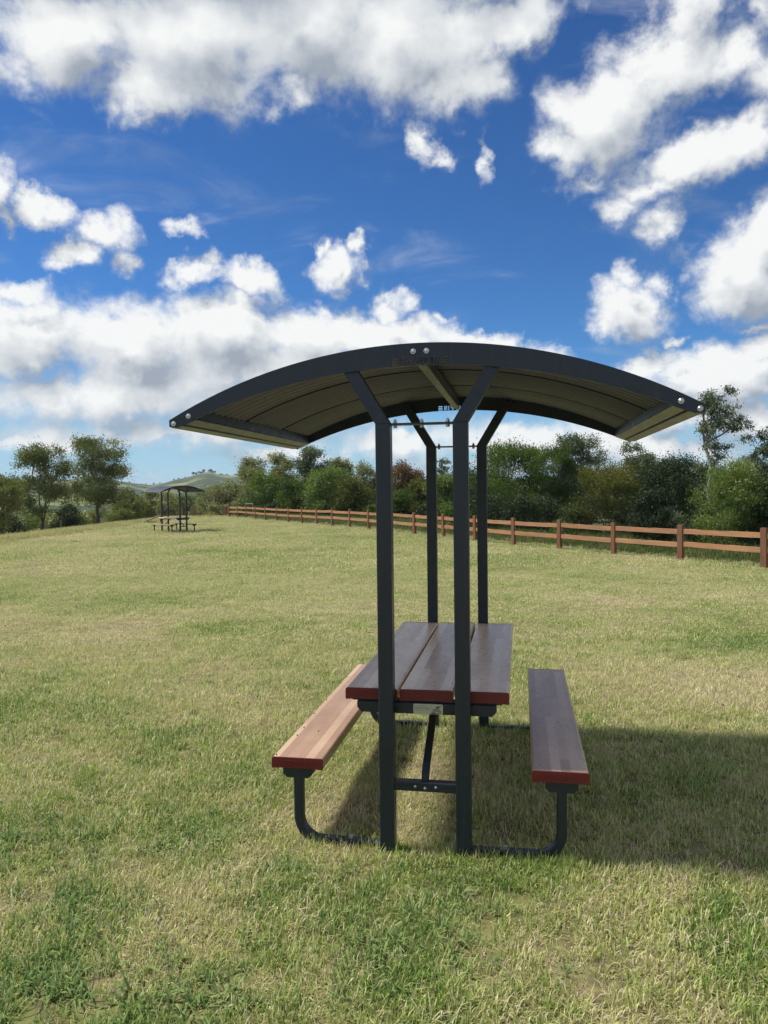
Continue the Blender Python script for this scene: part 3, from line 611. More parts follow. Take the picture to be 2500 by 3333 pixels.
def build_shelter():
    root = empty('picnic_shelter', (0, H, 0))
    P = M['frame']; PW = 0.034
    post_me = {}; bolt = MB().dome((0, 0, 0), (0, -1, 0), 0.0105, 0.0075, 14, 4).cyl((0, 0.001, 0), (0, -0.002, 0), 0.0122, 14).mesh('bolt'); bolt.materials.append(M['steel'])
    small = MB().dome((0, 0, 0), (0, -1, 0), 0.007, 0.005, 10, 3).mesh('bolt_small'); small.materials.append(M['zinc'])
    fas = fascia_mesh(); fas.materials.append(P)
    capme = {}
    for e in (-1, 1):                                         # the two ends, e = -1 is the near one
        def Y(d): return e * (H - d)                          # d metres in from the end face
        ys = lambda a, b: (min(Y(a), Y(b)), max(Y(a), Y(b)))
        for s in (-1, 1):
            y0, y1 = ys(0.010, 0.080)
            MB().box(s * 0.176 - PW, s * 0.176 + PW, y0, y1, -0.06, 1.981, 0.004).build('post', P, root)
            # raking arm from the head of the post up behind the fascia
            x0, x1 = s * 0.176, s * 0.176 + s * 0.137 * 1.30; z0, z1 = 1.983, 1.983 + 0.227 * 1.30
            MB().prism(ccw([(x0 - PW, z0), (x0 + PW, z0), (x1 + PW, z1), (x1 - PW, z1)]), y0 + 0.001, y1 - 0.001).build('arm', P, root)
            # bench leg: bracket, upright, bend and the foot that runs back to the post
            bx = s * 0.612; yl = Y(0.075)
            bl = MB().prism(ccw([(bx - 0.072, 0.368), (bx + 0.072, 0.368), (bx + 0.072, 0.338), (bx + 0.052, 0.320), (bx - 0.052, 0.320), (bx - 0.072, 0.338)]), yl - 0.026, yl + 0.026)
            bl.box(bx - 0.078, bx + 0.078, yl - 0.03, yl + 0.03, 0.368, 0.373)
            bl.build('bench_bracket', P, root)
            path = [(bx, yl, 0.330), (bx, yl, 0.133)]
            rb = 0.115
            for k in range(1, 8):
                a = math.pi / 2 * k / 8; path.append((bx - s * (rb - rb * math.cos(a)), yl, 0.133 - rb * math.sin(a)))
            path += [(bx - s * rb, yl, 0.018), (s * 0.205, yl, 0.014)]
            lg = MB().sweep(path, 0.022, 0.022, (0, 1, 0)).build('bench_leg', P, root)
            fb = MB().cyl((s * 0.36, yl, 0.034), (s * 0.36, yl, 0.050), 0.012, 8).build('bolt', M['zinc'], lg)
        # tie plate at the kink, with its nuts
        y0, y1 = ys(0.022, 0.066)
        tie = MB().box(-0.143, 0.143, y0, y1, 1.976, 1.985).build('tie_plate', P, root)
        for bx in (-0.122, 0.0, 0.118):
            MB().cyl((bx, Y(0.044), 1.966), (bx, Y(0.044), 2.004), 0.005, 8).cyl((bx, Y(0.044), 1.985), (bx, Y(0.044), 1.996), 0.0095, 6).cyl((bx, Y(0.044), 1.964), (bx, Y(0.044), 1.976), 0.0095, 6).build('bolt', M['zinc'], tie)
        # arched fascia with the maker's name cut through it
        fo = link('fascia', fas, P, root); fo.location = (0, e * (H - 0.004), 0); fo.rotation_euler = (0, 0, 0 if e < 0 else math.pi)
        for (bx, bz) in ((-0.030, 2.301), (0.030, 2.301), (-1.184, 2.009), (-1.108, 2.043), (1.184, 2.009), (1.108, 2.043)):
            b = link('bolt', bolt, None, fo); b.location = (bx, -0.0045, bz)
        # bearer under the table and the low rail between the posts
        y0, y1 = ys(0.082, 0.122)
        be = MB().prism(ccw([(-0.325, 0.690), (0.325, 0.690), (0.325, 0.662), (0.305, 0.640), (-0.305, 0.640), (-0.325, 0.662)]), y0, y1).build('bearer', P, root)
        y0, y1 = ys(0.100, 0.150)
        MB().box(-0.352, 0.352, y0, y1, 0.6905, 0.696).build('bearer_plate', P, root)
        y0, y1 = ys(0.022, 0.066)
        cr = MB().box(-0.1415, 0.1415, y0, y1, 0.298, 0.343, 0.005, 'x').build('low_rail', P, root)
        if True:
            for bx in (-0.045, 0.0, 0.05):
                b = link('bolt', small, None, cr); b.location = (bx, Y(0.022) + e * 0.0005, 0.322 - 0.006 * (bx == 0)); b.rotation_euler = (0, 0, 0 if e < 0 else math.pi)
        # flat brace from the low rail up to the middle of the table
        pth = [(0, Y(0.044), 0.343), (0, Y(0.046), 0.372), (0, Y(0.10), 0.41), (0, Y(0.40), 0.56), (0, Y(0.66), 0.685), (0, Y(0.72), 0.692)]
        MB().sweep(pth, 0.018, 0.004, (1, 0, 0), 0.001).build('brace', P, root)
    # roof
    for (a, b) in ((-0.972, -0.318), (-0.330, 0.330), (0.318, 0.972)):
        o = link('roof_sheet', roof_sheet_mesh(a, b), None, root); o.location.z = (a + 0.972) * 0.007
    MB().box(-0.021, 0.021, -0.976, 0.976, 2.246, 2.309, 0.004, 'y').build('ridge_beam', M['sheet'], root)
    for s in (-1, 1):
        g = MB().box(s * 1.072 - 0.002, s * 1.072 + 0.002, -0.976, 0.976, 2.030, 2.078)
        g.box(min(s * 1.074, s * 1.10), max(s * 1.074, s * 1.10), -0.976, 0.976, 2.030, 2.034)
        eb = g.build('eave_beam', P, root)
        MB().prism(ccw([(s * 1.076, 2.024), (s * 1.126, 2.004), (s * 1.126, 2.008), (s * 1.076, 2.028)]), -0.975, 0.975).build('lower_flange', M['sheet'], eb)
        MB().prism(ccw([(s * 1.140, 1.998), (s * 1.198, 1.990), (s * 1.200, 2.012), (s * 1.197, 2.012), (s * 1.195, 1.994), (s * 1.140, 2.002)]), -0.976, 0.976).build('eave_trim', M['sheet'], eb)
        MB().box(min(s * 1.136, s * 1.140), max(s * 1.136, s * 1.140), -0.975, 0.975, 1.999, 2.045).build('eave_web', P, eb)
    # planks with end caps
    lt = text_mesh('DRAFFIN', 0.024, 0.0012); lt.name = 'lettering'; lt.transform(Matrix.Scale(1.28, 4, (1, 0, 0))); lt.materials.append(M['cap'])
    def ring(w, h, r, tk):
        o = []; i = []
        for cx, cz, a0 in ((w / 2 - r, h / 2 - r, 0), (-w / 2 + r, h / 2 - r, 90), (-w / 2 + r, -h / 2 + r, 180), (w / 2 - r, -h / 2 + r, 270)):
            for k in range(5):
                a = rad(a0 + 22.5 * k); o.append((cx + r * math.cos(a), cz + r * math.sin(a))); i.append((cx + (r - tk) * math.cos(a), cz + (r - tk) * math.sin(a)))
        n = len(o); V = [(a, 0, b) for a, b in o] + [(a, -0.0012, b) for a, b in o] + [(a, -0.0012, b) for a, b in i] + [(a, 0, b) for a, b in i]; F = []
        for k in range(n):
            q = (k + 1) % n
            for a, b in ((0, 1), (1, 2), (2, 3)): F.append((a * n + k, a * n + q, b * n + q, b * n + k))
        return mk_mesh('cap_rim', V, F)
    rim = ring(0.178, 0.026, 0.010, 0.0025); rim.materials.append(M['cap'])
    def plank(name, x, w, ztop, half, th, mat):
        prof = ccw(plank_profile(w, th)); o = MB().prism(prof, -half + 0.006, half - 0.006).build(name, M[mat], root); o.location = (x, 0, ztop)
        big = ccw([(a * 1.006, b * 1.0 + (0.0008 if b > -0.02 else -0.0012)) for a, b in prof])
        key = (w, th)
        if key not in capme:
            capme[key] = MB().prism(big, -0.0075, 0.0).mesh('end_cap'); capme[key].materials.append(M['cap'])
        for e in (-1, 1):
            c = link('end_cap', capme[key], None, o); c.location = (0, e * (half - 0.006), 0); c.rotation_euler = (0, 0, 0 if e < 0 else math.pi)
            l = link('lettering', lt, None, o); l.location = (0, e * (half + 0.0016), -0.026); l.rotation_euler = (0, 0, 0 if e < 0 else math.pi)
            q = link('cap_rim', rim, None, o); q.location = (0, e * (half + 0.0014), -0.026); q.rotation_euler = (0, 0, 0 if e < 0 else math.pi)
        return o
    for k in (-1, 0, 1): plank('table_plank', k * 0.2585, 0.247, 0.750, 0.895, 0.053, 'table_wood')
    for s in (-1, 1): plank('bench_plank', s * 0.6045, 0.248, 0.425, 0.965, 0.051, 'bench_wood')
    # plaque on the near bearer
    pq = MB().box(-0.058, 0.080, -0.0015, 0.0, 0.6405, 0.6885, 0.004, 'y').build('plaque', M['plaque'], root); pq.location = (0, -H + 0.0815, 0)
    f = -0.0021
    for (bx, bz) in ((-0.053, 0.683), (-0.053, 0.646), (0.074, 0.683), (0.074, 0.646)):
        b = MB().dome((bx, f + 0.0006, bz), (0, -1, 0), 0.0032, 0.002, 10, 3).build('screw', M['steel'], pq)
    def words(s, x, z, size, mat):
        l = link('lettering', text_mesh(s, size), M[mat], pq); l.location = (x, f, z); return l
    words('In loving memory of', -0.018, 0.6795, 0.0062, 'print_grey'); words('NEIL BUCKMAN', -0.018, 0.6685, 0.0098, 'print')
    MB().box(-0.046, 0.010, f - 0.0001, f + 0.0003, 0.6590, 0.6598).raw([(-0.049, f, .6594), (-0.046, f, .6577), (-0.043, f, .6594), (-0.046, f, .6611)], [(0, 1, 2, 3)]).raw([(0.007, f, .6594), (0.010, f, .6577), (0.013, f, .6594), (0.010, f, .6611)], [(0, 1, 2, 3)]).build('ornament', M['print_grey'], pq)
    words('1964 - 2021'.replace('1964', '....').replace('2021', '....'), -0.018, 0.6515, 0.0062, 'print_grey')
    MB().box(0.0238, 0.0244, f, f + 0.0004, 0.6415, 0.6880).build('divider', M['print_grey'], pq)
    # the rider on a mountain bike, going downhill
    def poly(pts, name='rider'): return [(a, f, b) for a, b in pts]
    rd = MB()
    def disc(cx, cz, r0, r1, n=18):
        V = [(cx + r0 * math.cos(2 * math.pi * k / n), f, cz + r0 * math.sin(2 * math.pi * k / n)) for k in range(n)] + [(cx + r1 * math.cos(2 * math.pi * k / n), f, cz + r1 * math.sin(2 * math.pi * k / n)) for k in range(n)]
        rd.raw(V, [(k, (k + 1) % n, n + (k + 1) % n, n + k) for k in range(n)])
    def bar(a, b, w):
        a, b = Vector((a[0], f, a[1])), Vector((b[0], f, b[1])); d = (b - a).normalized(); q = Vector((-d.z, 0, d.x)) * w / 2
        rd.raw([a + q, a - q, b - q, b + q], [(0, 1, 2, 3)])
    w1, w2 = (0.039, 0.6585), (0.0635, 0.6520)
    for w in (w1, w2): disc(*w, 0.0050, 0.0074); disc(*w, 0.0, 0.0014)
    hub, seat, head = (0.0505, 0.6545), (0.0475, 0.6690), (0.0590, 0.6660)
    for a, b in ((w1, hub), (w1, seat), (hub, seat), (hub, head), (seat, head), (head, w2)): bar(a, b, 0.0011)
    bar((0.0485, 0.6735), (0.0620, 0.6765), 0.0058); bar((0.0620, 0.6760), (0.0655, 0.6640), 0.0020); bar((0.0495, 0.6730), (0.0560, 0.6665), 0.0030); bar((0.0560, 0.6665), (0.0510, 0.6565), 0.0024)
    disc(0.0668, 0.6790, 0.0, 0.0030)
    rd.build('rider_print', M['print'], pq)
    MB().raw(poly([(0.0246, 0.6412), (0.0246, 0.6480), (0.034, 0.6512), (0.043, 0.6490), (0.052, 0.6450), (0.060, 0.6425), (0.062, 0.6412)]), [tuple(range(7))]).build('ground_print', M['print_grey'], pq)
    return root

shelter = build_shelter()
tag(shelter, 'large near picnic shelter with arched dark roof, slatted table and two timber-look benches', 'picnic shelter', 'picnic shelters on the lawn')

def copy_tree(o, parent=None):
    c = o.copy(); COL.objects.link(c); c.parent = parent
    for ch in list(o.children): copy_tree(ch, c)
    return c
far = copy_tree(shelter)
fu, fv = -10.56, 37.9
fx, fy = ground_xy(fu, fv); far.location = (fx, fy, float(height_uv(fu, fv)) - 0.02); far.rotation_euler = (0, 0, rad(54.0))
tag(far, 'small distant picnic shelter with table, standing on the lawn before the left trees', 'picnic shelter')
for ch in list(far.children):
    if ch.name.startswith('plaque'):
        for g in list(ch.children): bpy.data.objects.remove(g, do_unlink=True)
        bpy.data.objects.remove(ch, do_unlink=True)

# seeds lying on the left bench
seed_me = MB().dome((0, 0, 0), (0, 0, 1), 0.0042, 0.004, 7, 2).mesh('seed'); seed_me.materials.append(M['seed'])
for k, (sx, sy) in enumerate(((-0.715, 0.05), (-0.700, 0.34), (-0.610, 0.42), (-0.702, 0.47), (-0.715, 0.72), (-0.716, 1.0))):
    s_ = link('fallen_seed', seed_me); s_.location = (sx, sy, 0.4252); s_.scale = (1.0, 1.4, 1)
    tag(s_, ('tiny dark seed beside the red end cap of the left bench', 'tiny dark seed at the outer edge of the left bench, second from its red cap', 'tiny dark seed in the middle of the left bench plank',
             'tiny dark seed at the outer edge of the left bench, third from its red cap', 'tiny dark seed at the outer edge of the left bench, fourth from its red cap', 'tiny dark seed farthest back on the left bench')[k], 'seed', 'seeds on the left bench')

# ------------------------------------------------------------------ timber fence
def build_fence():
    pts = [(10.25, 15.83)] + FENCE
    x0, y0 = ground_xy(*FENCE[0]); root = empty('timber_fence', (x0, y0, 0))
    tag(root, 'reddish brown two-rail timber fence running from the right edge to the far trees', 'fence')
    rng = random.Random(4)
    W = []
    for (u, v) in pts:
        x, y = ground_xy(u, v); W.append(Vector((x - x0, y - y0, float(height_uv(u, v)))))
    dirs = [(W[min(i + 1, len(W) - 1)] - W[max(i - 1, 0)]) for i in range(len(W))]
    post_me = []
    for k in range(4):
        r = random.Random(k); hw, hd = 0.075 + r.uniform(-.006, .006), 0.05 + r.uniform(-.004, .004)
        mb = MB().box(-hd, hd, -hw, hw, -0.15, 0.97 + r.uniform(-.012, .02), 0.006)
        me = mb.mesh('post'); me.materials.append(M['fence_post'])
        for vtx in me.vertices:
            if vtx.co.z > 0.5: vtx.co.z += r.uniform(-.006, .006)
        post_me.append(me)
    rail_me = []
    for k in range(4):
        r = random.Random(20 + k); V = []; n = 9
        for i in range(n):
            s = i / (n - 1); j = lambda: r.uniform(-.005, .005); sag = -0.006 * math.sin(math.pi * s)
            V += [(s, -0.023 + j() * .4, -0.064 + j() + sag), (s, 0.023 + j() * .4, -0.064 + j() + sag), (s, 0.023 + j() * .4, 0.064 + j() + sag), (s, -0.023 + j() * .4, 0.064 + j() + sag)]
        F = [(3, 2, 1, 0), tuple(range((n - 1) * 4, n * 4))]
        for i in range(n - 1): F += [(i * 4 + q, i * 4 + (q + 1) % 4, (i + 1) * 4 + (q + 1) % 4, (i + 1) * 4 + q) for q in range(4)]
        me = mk_mesh('rail', V, F); me.materials.append(M['fence_rail']); rail_me.append(me)
    for i, p in enumerate(W):
        o = link('post', post_me[rng.randrange(4)], None, root); o.location = p; d = dirs[i]
        o.rotation_euler = (rng.uniform(-.012, .012), rng.uniform(-.012, .012), math.atan2(d.y, d.x) - math.pi / 2)
        if i == len(W) - 1: o.scale = (1.7, 1.7, 1.08)
        if i + 1 < len(W):
            q = W[i + 1]; L = (q - p).length; dd = q - p; yaw = math.atan2(dd.y, dd.x)
            for h in (0.785, 0.445):
                a = link('rail', rail_me[rng.randrange(4)], None, root); z0 = p.z + h + rng.uniform(-.014, .014); z1 = q.z + h + rng.uniform(-.014, .014)
                gap = 0.047
                a.location = (p.x + dd.x / L * gap, p.y + dd.y / L * gap, z0); a.rotation_euler = (0, -math.atan2(z1 - z0, L), yaw); a.scale = (L - 2 * gap, 1, 1)
build_fence()

def lone_post(u, v, w, h, mat, label, rz=0.2, cat='post', group=None, plates=False):
    x, y = ground_xy(u, v); z = float(height_uv(u, v))
    mb = MB().box(-w / 2, w / 2, -w / 2, w / 2, -0.15, h - 0.02, 0.012)
    mb.box(-w / 2 + 0.012, w / 2 - 0.012, -w / 2 + 0.012, w / 2 - 0.012, h - 0.02, h)
    if plates:
        root = empty('gate_post', (x, y, z), rz); tag(root, label, cat, group)
        mb.build('post', M[mat], root)
        for s in (-1, 1): MB().box(s * (w * 0.75) - 0.03, s * (w * 0.75) + 0.03, 0.02, 0.09, 0.0, h + 0.02).build('side_rail', M['fence_post'], root)
        return root
    o = mb.build('timber_post', M[mat]); o.location = (x, y, z); o.rotation_euler = (0, 0, rz); tag(o, label, cat, group)
    return o
lone_post(-15.9, 62.5, 0.24, 0.90, 'old_post', 'squat thick timber gate post just right of the distant shelter', 0.3, 'gate post', 'gate posts by the fence end', True)
lone_post(-13.4, 63.5, 0.22, 0.92, 'old_post', 'thick weathered gate post standing right against the fence end', 0.3, 'gate post', 'gate posts by the fence end', True)
lone_post(-17.2, 64.0, 0.14, 0.95, 'old_post', 'slim timber post seen between the distant shelter posts', 0.1, 'post')
lone_post(-20.6, 55.5, 0.16, 0.62, 'grey_post', 'grey paddock post right of the dome gum trunk', 0.4, 'post')
lone_post(-26.2, 58.5, 0.11, 0.75, 'old_post', 'thin brown paddock post left of the forked gum trunk', 0.4, 'post', 'paddock posts')
lone_post(-25.4, 59.2, 0.11, 0.70, 'old_post', 'thin brown paddock post close beside the forked gum trunk', 0.4, 'post', 'paddock posts')
lone_post(-27.4, 57.6, 0.11, 0.72, 'old_post', 'thin brown paddock post nearest the left edge tree', 0.4, 'post', 'paddock posts')

def metal_frame(u, v):
    x, y = ground_xy(u, v); z = float(height_uv(u, v)); root = empty('metal_frame', (x, y, z), 0.2)
    tag(root, 'grey metal tube frame standing behind the far end of the fence', 'frame')
    for s in (-0.28, 0.28): MB().cyl((s, 0, -0.1), (s, 0, 1.05), 0.035, 8).build('upright', M['galv'], root)
    MB().cyl((-0.31, 0, 1.08), (0.31, 0, 1.08), 0.035, 8).build('crossbar', M['galv'], root)
metal_frame(-11.0, 61.6)

def ramp_seat(u, v):
    x, y = ground_xy(u, v); z = float(height_uv(u, v)); root = empty('timber_ramp', (x, y, z), 0.45)
    tag(root, 'low sloping timber ramp behind the left bench of the distant shelter', 'ramp')
    mb = MB().raw([(-0.75, -0.25, 0.02), (0.45, -0.25, 0.50), (0.45, 0.25, 0.50), (-0.75, 0.25, 0.02), (-0.75, -0.25, 0.10), (0.45, -0.25, 0.58), (0.45, 0.25, 0.58), (-0.75, 0.25, 0.10)],
                  [(3, 2, 1, 0), (4, 5, 6, 7), (0, 1, 5, 4), (1, 2, 6, 5), (2, 3, 7, 6), (3, 0, 4, 7)])
    mb.build('deck', M['grey_post'], root)
    for s in (-0.2, 0.2): MB().box(0.32, 0.42, s - 0.05, s + 0.05, -0.1, 0.47).build('leg', M['fence_post'], root)
ramp_seat(-15.2, 50.0)

def clod(u, v):
    rng = np.random.default_rng(5); x, y = ground_xy(u, v); z = float(height_uv(u, v)); V = []; F = []; n = 12
    for i in range(6):
        for k in range(n):
            a = 2 * math.pi * k / n; th = math.pi / 2 * i / 5
            rr = math.cos(th) * (1 + 0.25 * math.sin(3 * a + i) + rng.uniform(-.12, .12)); V.append((0.22 * rr * math.cos(a), 0.13 * rr * math.sin(a), 0.085 * math.sin(th) * (1 + rng.uniform(-.2, .2)) - 0.01))
    F = [(i * n + k, i * n + (k + 1) % n, (i + 1) * n + (k + 1) % n, (i + 1) * n + k) for i in range(5) for k in range(n)] + [tuple(5 * n + k for k in range(n))]
    o = link('dirt_clod', mk_mesh('dirt_clod', V, F), M['clod']); o.location = (x, y, z + 0.02); o.rotation_euler = (0, 0, YAW)
    tag(o, 'small brown clod of dirt lying alone on the lawn at left', 'dirt clod')
clod(-12.6, 30.6)

# ------------------------------------------------------------------ trees
TREES = [
    ('gum_tree', 'olive', 'gum', -26.31, 52.0, 3.08, 2.75, 'olive tree cut off by the left picture edge, beside the forked gum'),
    ('gum_tree', 'olive', 'forked', -27.23, 60.0, 5.97, 4.64, 'tall gum with forked pale trunk left of the dome-crowned gum'),
    ('gum_tree', 'olive', 'dome', -23.92, 63.0, 6.49, 5.26, 'tall gum with broad dome crown and straight trunk, left of the distant shelter'),
    ('leafy_bush', 'dark', 'bush', -27.80, 66.0, 0.95, 2.82, 'dark round bush between the trunks of the two tall left gums'),
    ('leafy_bush', 'bright', 'bush', -42.01, 90.0, -0.59, 2.93, 'light green bush behind the forked gum trunk'),
    ('gum_tree', 'olive', 'dense', -26.37, 78.0, 2.42, 3.49, 'olive tree just right of the dome-crowned gum'),
    ('gum_tree', 'olive', 'dense', -26.35, 84.0, 2.14, 3.08, 'olive tree behind the left half of the distant shelter'),
    ('gum_tree', 'pale', 'dense', -24.70, 86.0, 1.92, 3.50, 'pale tree directly behind the distant shelter posts'),
    ('gum_tree', 'olive', 'dense', -21.90, 84.0, 1.68, 3.08, 'low olive tree behind the right bench of the distant shelter'),
    ('gum_tree', 'pale', 'dense', -18.61, 80.0, 2.34, 3.10, 'pale gum at the left end of the timber fence'),
    ('gum_tree', 'pale', 'dense', -16.36, 78.0, 3.03, 3.18, 'pale gum rising behind the last thick fence post'),
    ('leafy_bush', 'pale', 'bush', -16.42, 72.0, 0.60, 3.23, 'pale spreading bush behind the gap in the fence'),
    ('gum_tree', 'pale', 'dense', -12.60, 74.0, 5.10, 3.32, 'pale gum with rounded crown, highest left of the dense green tree'),
    ('dense_tree', 'green', 'dense', -10.00, 66.0, 3.59, 3.36, 'dense dark green tree behind the far end of the fence'),
    ('gum_tree', 'pale', 'dense', -10.15, 76.0, 5.78, 2.94, 'pale feathery gum just left of the tallest gum in the middle'),
    ('gum_tree', 'gum', 'dense', -6.56, 70.0, 5.99, 3.14, 'tallest grey-green gum left of the near shelter posts'),
    ('dense_tree', 'green', 'dense', -7.04, 60.0, 2.65, 2.44, 'dark green tree below the tallest middle gum'),
    ('dense_tree', 'bright', 'dense', -4.25, 58.0, 3.73, 3.19, 'bright green bushy tree beside the near left shelter post'),
    ('gum_tree', 'pale', 'dense', -4.05, 72.0, 4.94, 2.35, 'small pale gum crown peeping over the bright green tree'),
    ('leafy_bush', 'wattle', 'bush', -2.24, 56.0, 2.72, 2.51, 'olive yellow bush just left of the near left shelter post'),
    ('gum_tree', 'pale', 'dense', -1.61, 66.0, 4.35, 3.09, 'pale gum directly behind the near left shelter post'),
    ('dense_tree', 'red', 'dense', 1.61, 60.0, 4.17, 2.74, 'reddish brown tree seen between the near shelter posts'),
    ('leafy_bush', 'green', 'bush', 1.02, 50.0, 1.80, 1.83, 'green bush under the reddish brown tree'),
    ('leafy_bush', 'wattle', 'bush', 2.28, 50.0, 2.48, 1.63, 'yellow green bush right of the reddish brown tree'),
    ('gum_tree', 'gum', 'sparse', 4.60, 62.0, 4.37, 2.02, 'thin grey gum top seen between the far shelter posts'),
    ('dense_tree', 'bright', 'dense', 3.84, 46.0, 2.77, 2.44, 'bright green tree behind the near right shelter post'),
    ('dense_tree', 'green', 'feather', 6.04, 38.0, 4.09, 3.25, 'broad dense green tree right of the shelter posts'),
    ('dense_tree', 'green', 'feather', 7.91, 37.0, 3.84, 2.26, 'dense green tree with bright top under the roof right half'),
    ('gum_tree', 'gum', 'dense', 9.91, 38.0, 4.43, 2.32, 'grey-green gum crown under the right half of the roof'),
    ('wattle_tree', 'wattle', 'feather', 8.75, 29.5, 2.74, 2.70, 'yellow green wattle bush behind the right part of the fence'),
    ('gum_tree', 'gum', 'dense', 11.24, 33.0, 3.76, 1.61, 'grey-green gum just below the right roof tip'),
    ('gum_tree', 'gum', 'sparse', 12.27, 28.0, 5.44, 1.94, 'tall thin gum with sparse hanging leaves beyond the right roof tip'),
    ('dense_tree', 'dark', 'dense', 12.00, 31.0, 3.03, 2.40, 'dull dark green tree between the wattle and the tall thin gum'),
    ('leafy_bush', 'bright', 'feather', 10.72, 23.5, 2.59, 2.06, 'glossy bright green bush behind the fence near the right picture edge'),
    ('gum_tree', 'gum', 'sparse', 14.53, 29.0, 4.30, 1.77, 'sparse dark gum cut off by the right picture edge'),
    ('small_tree', 'dark', 'dense', 8.58, 24.0, 1.69, 1.17, 'small dark sapling with bare trunk behind the right fence rails'),
    ('leafy_bush', 'dark', 'bush', 11.90, 23.0, 2.07, 1.41, 'dark bush at the right picture edge behind the last fence post'),
    ('dense_tree', 'dark', 'dense', 6.06, 48.0, 3.49, 3.91, 'dark tree deep in the wood behind the broad green tree'),
    ('dense_tree', 'dark', 'dense', 10.75, 44.0, 2.92, 3.94, 'dark tree deep in the wood behind the wattle'),
    ('dense_tree', 'dark', 'dense', 13.86, 42.0, 2.65, 3.42, 'dark tree deep in the wood left of the dull tree'),
    ('dense_tree', 'dark', 'dense', 15.10, 36.0, 2.92, 3.23, 'dark tree deep in the wood behind the tall thin gum'),
    ('dense_tree', 'dark', 'dense', 18.04, 36.0, 2.88, 2.93, 'dark tree deep in the wood by the right picture edge'),
    ('dense_tree', 'dark', 'dense', -0.29, 70.0, 2.72, 4.56, 'dark tree deep in the wood behind the pale gum'),
    ('dense_tree', 'dark', 'dense', 3.91, 64.0, 2.58, 4.17, 'dark tree deep in the wood between the shelter posts'),
    ('low_shrub', 'dark', 'bush', 4.70, 35.0, 1.57, 2.28, 'low dark shrub at the foot of the broad green tree'),
    ('low_shrub', 'dark', 'bush', 6.59, 33.0, 1.55, 2.15, 'low dark shrub below the dense green tree with bright top'),
    ('low_shrub', 'dark', 'bush', 7.96, 31.0, 1.04, 1.77, 'low dark shrub left of the yellow green wattle foot'),
    ('low_shrub', 'green', 'bush', 6.73, 29.0, 0.50, 1.06, 'small green shrub behind the fence left of the wattle'),
    ('low_shrub', 'dark', 'bush', 9.24, 28.0, 1.07, 1.60, 'low dark shrub right of the wattle foot'),
    ('low_shrub', 'gum', 'bush', 9.85, 26.0, 1.00, 1.16, 'grey leggy shrub left of the glossy bright bush'),
    ('low_shrub', 'dark', 'bush', 10.80, 25.5, 1.10, 1.25, 'low dark shrub in the shade left of the glossy bush'),
    ('low_shrub', 'dark', 'bush', 11.98, 24.5, 1.00, 1.40, 'low dark shrub beneath the sparse edge gum'),
    ('low_shrub', 'green', 'bush', 4.18, 41.0, 1.24, 1.84, 'low green shrub behind the near right shelter post'),
    ('low_shrub', 'dark', 'bush', 3.06, 47.0, 1.00, 2.11, 'low dark shrub seen between the two right posts'),
    ('low_shrub', 'green', 'bush', -0.21, 52.0, 0.76, 2.33, 'low green shrub hidden behind the near left post'),
    ('low_shrub', 'dark', 'bush', -2.79, 57.0, 0.70, 2.55, 'low dark shrub below the olive yellow bush'),
    ('low_shrub', 'green', 'bush', -5.62, 60.0, 0.68, 2.93, 'low green shrub below the tallest middle gum'),
    ('low_shrub', 'dark', 'bush', -8.60, 64.0, 0.65, 2.87, 'low dark shrub behind the far half of the fence'),
    ('low_shrub', 'green', 'bush', -12.46, 68.0, 0.62, 3.05, 'low green shrub behind the far end of the fence'),
    ('low_shrub', 'olive', 'bush', -32.51, 84.0, -0.11, 4.45, 'low olive shrub behind the dome gum trunk'),
    ('low_shrub', 'olive', 'bush', -26.31, 76.0, 0.33, 3.71, 'low olive shrub right of the dome gum trunk'),
    ('low_shrub', 'dark', 'bush', -28.06, 56.0, 0.56, 2.74, 'low dark shrub at the foot of the left edge tree'),
]
STYLE = {  # crown base, lobes, clumps per lobe, lobe size, leaf cover, droop, trunk factor
    'dome':    dict(zb=.22, lobes=38, per=9, lobe=(.13, .20), cover=5.6, droop=.35, trunk=1.0, prof=lambda z: np.sin(np.pi * (z ** .8 * .90 + .06)) ** .55),
    'forked':  dict(zb=.16, lobes=30, per=9, lobe=(.13, .21), cover=4.9, droop=.45, trunk=1.0, prof=lambda z: .35 + .65 * np.sin(np.pi * (z * .86 + .10)) ** .8),
    'gum':     dict(zb=.10, lobes=20, per=9, lobe=(.16, .24), cover=5.8, droop=.4, trunk=.9, prof=lambda z: np.sin(np.pi * (z * .82 + .12)) ** .6),
    'dense':   dict(zb=.10, lobes=22, per=9, lobe=(.15, .25), cover=7.1, droop=.25, trunk=.8, prof=lambda z: np.sin(np.pi * (z * .80 + .14)) ** .65),
    'feather': dict(zb=.04, lobes=26, per=10, lobe=(.12, .22), cover=8.8, droop=-.7, trunk=.6, prof=lambda z: np.sin(np.pi * (z * .74 + .20)) ** .6),
    'bush':    dict(zb=.00, lobes=16, per=9, lobe=(.18, .28), cover=7.1, droop=.1, trunk=.4, prof=lambda z: np.sin(np.pi * (z * .62 + .32)) ** .7),
    'sparse':  dict(zb=.34, lobes=30, per=7, lobe=(.10, .17), cover=2.7, droop=.9, trunk=.7, prof=lambda z: .35 + .65 * np.sin(np.pi * (z * .80 + .12))),
}
def unit(a): return a / np.maximum(np.linalg.norm(a, axis=-1, keepdims=True), 1e-9)

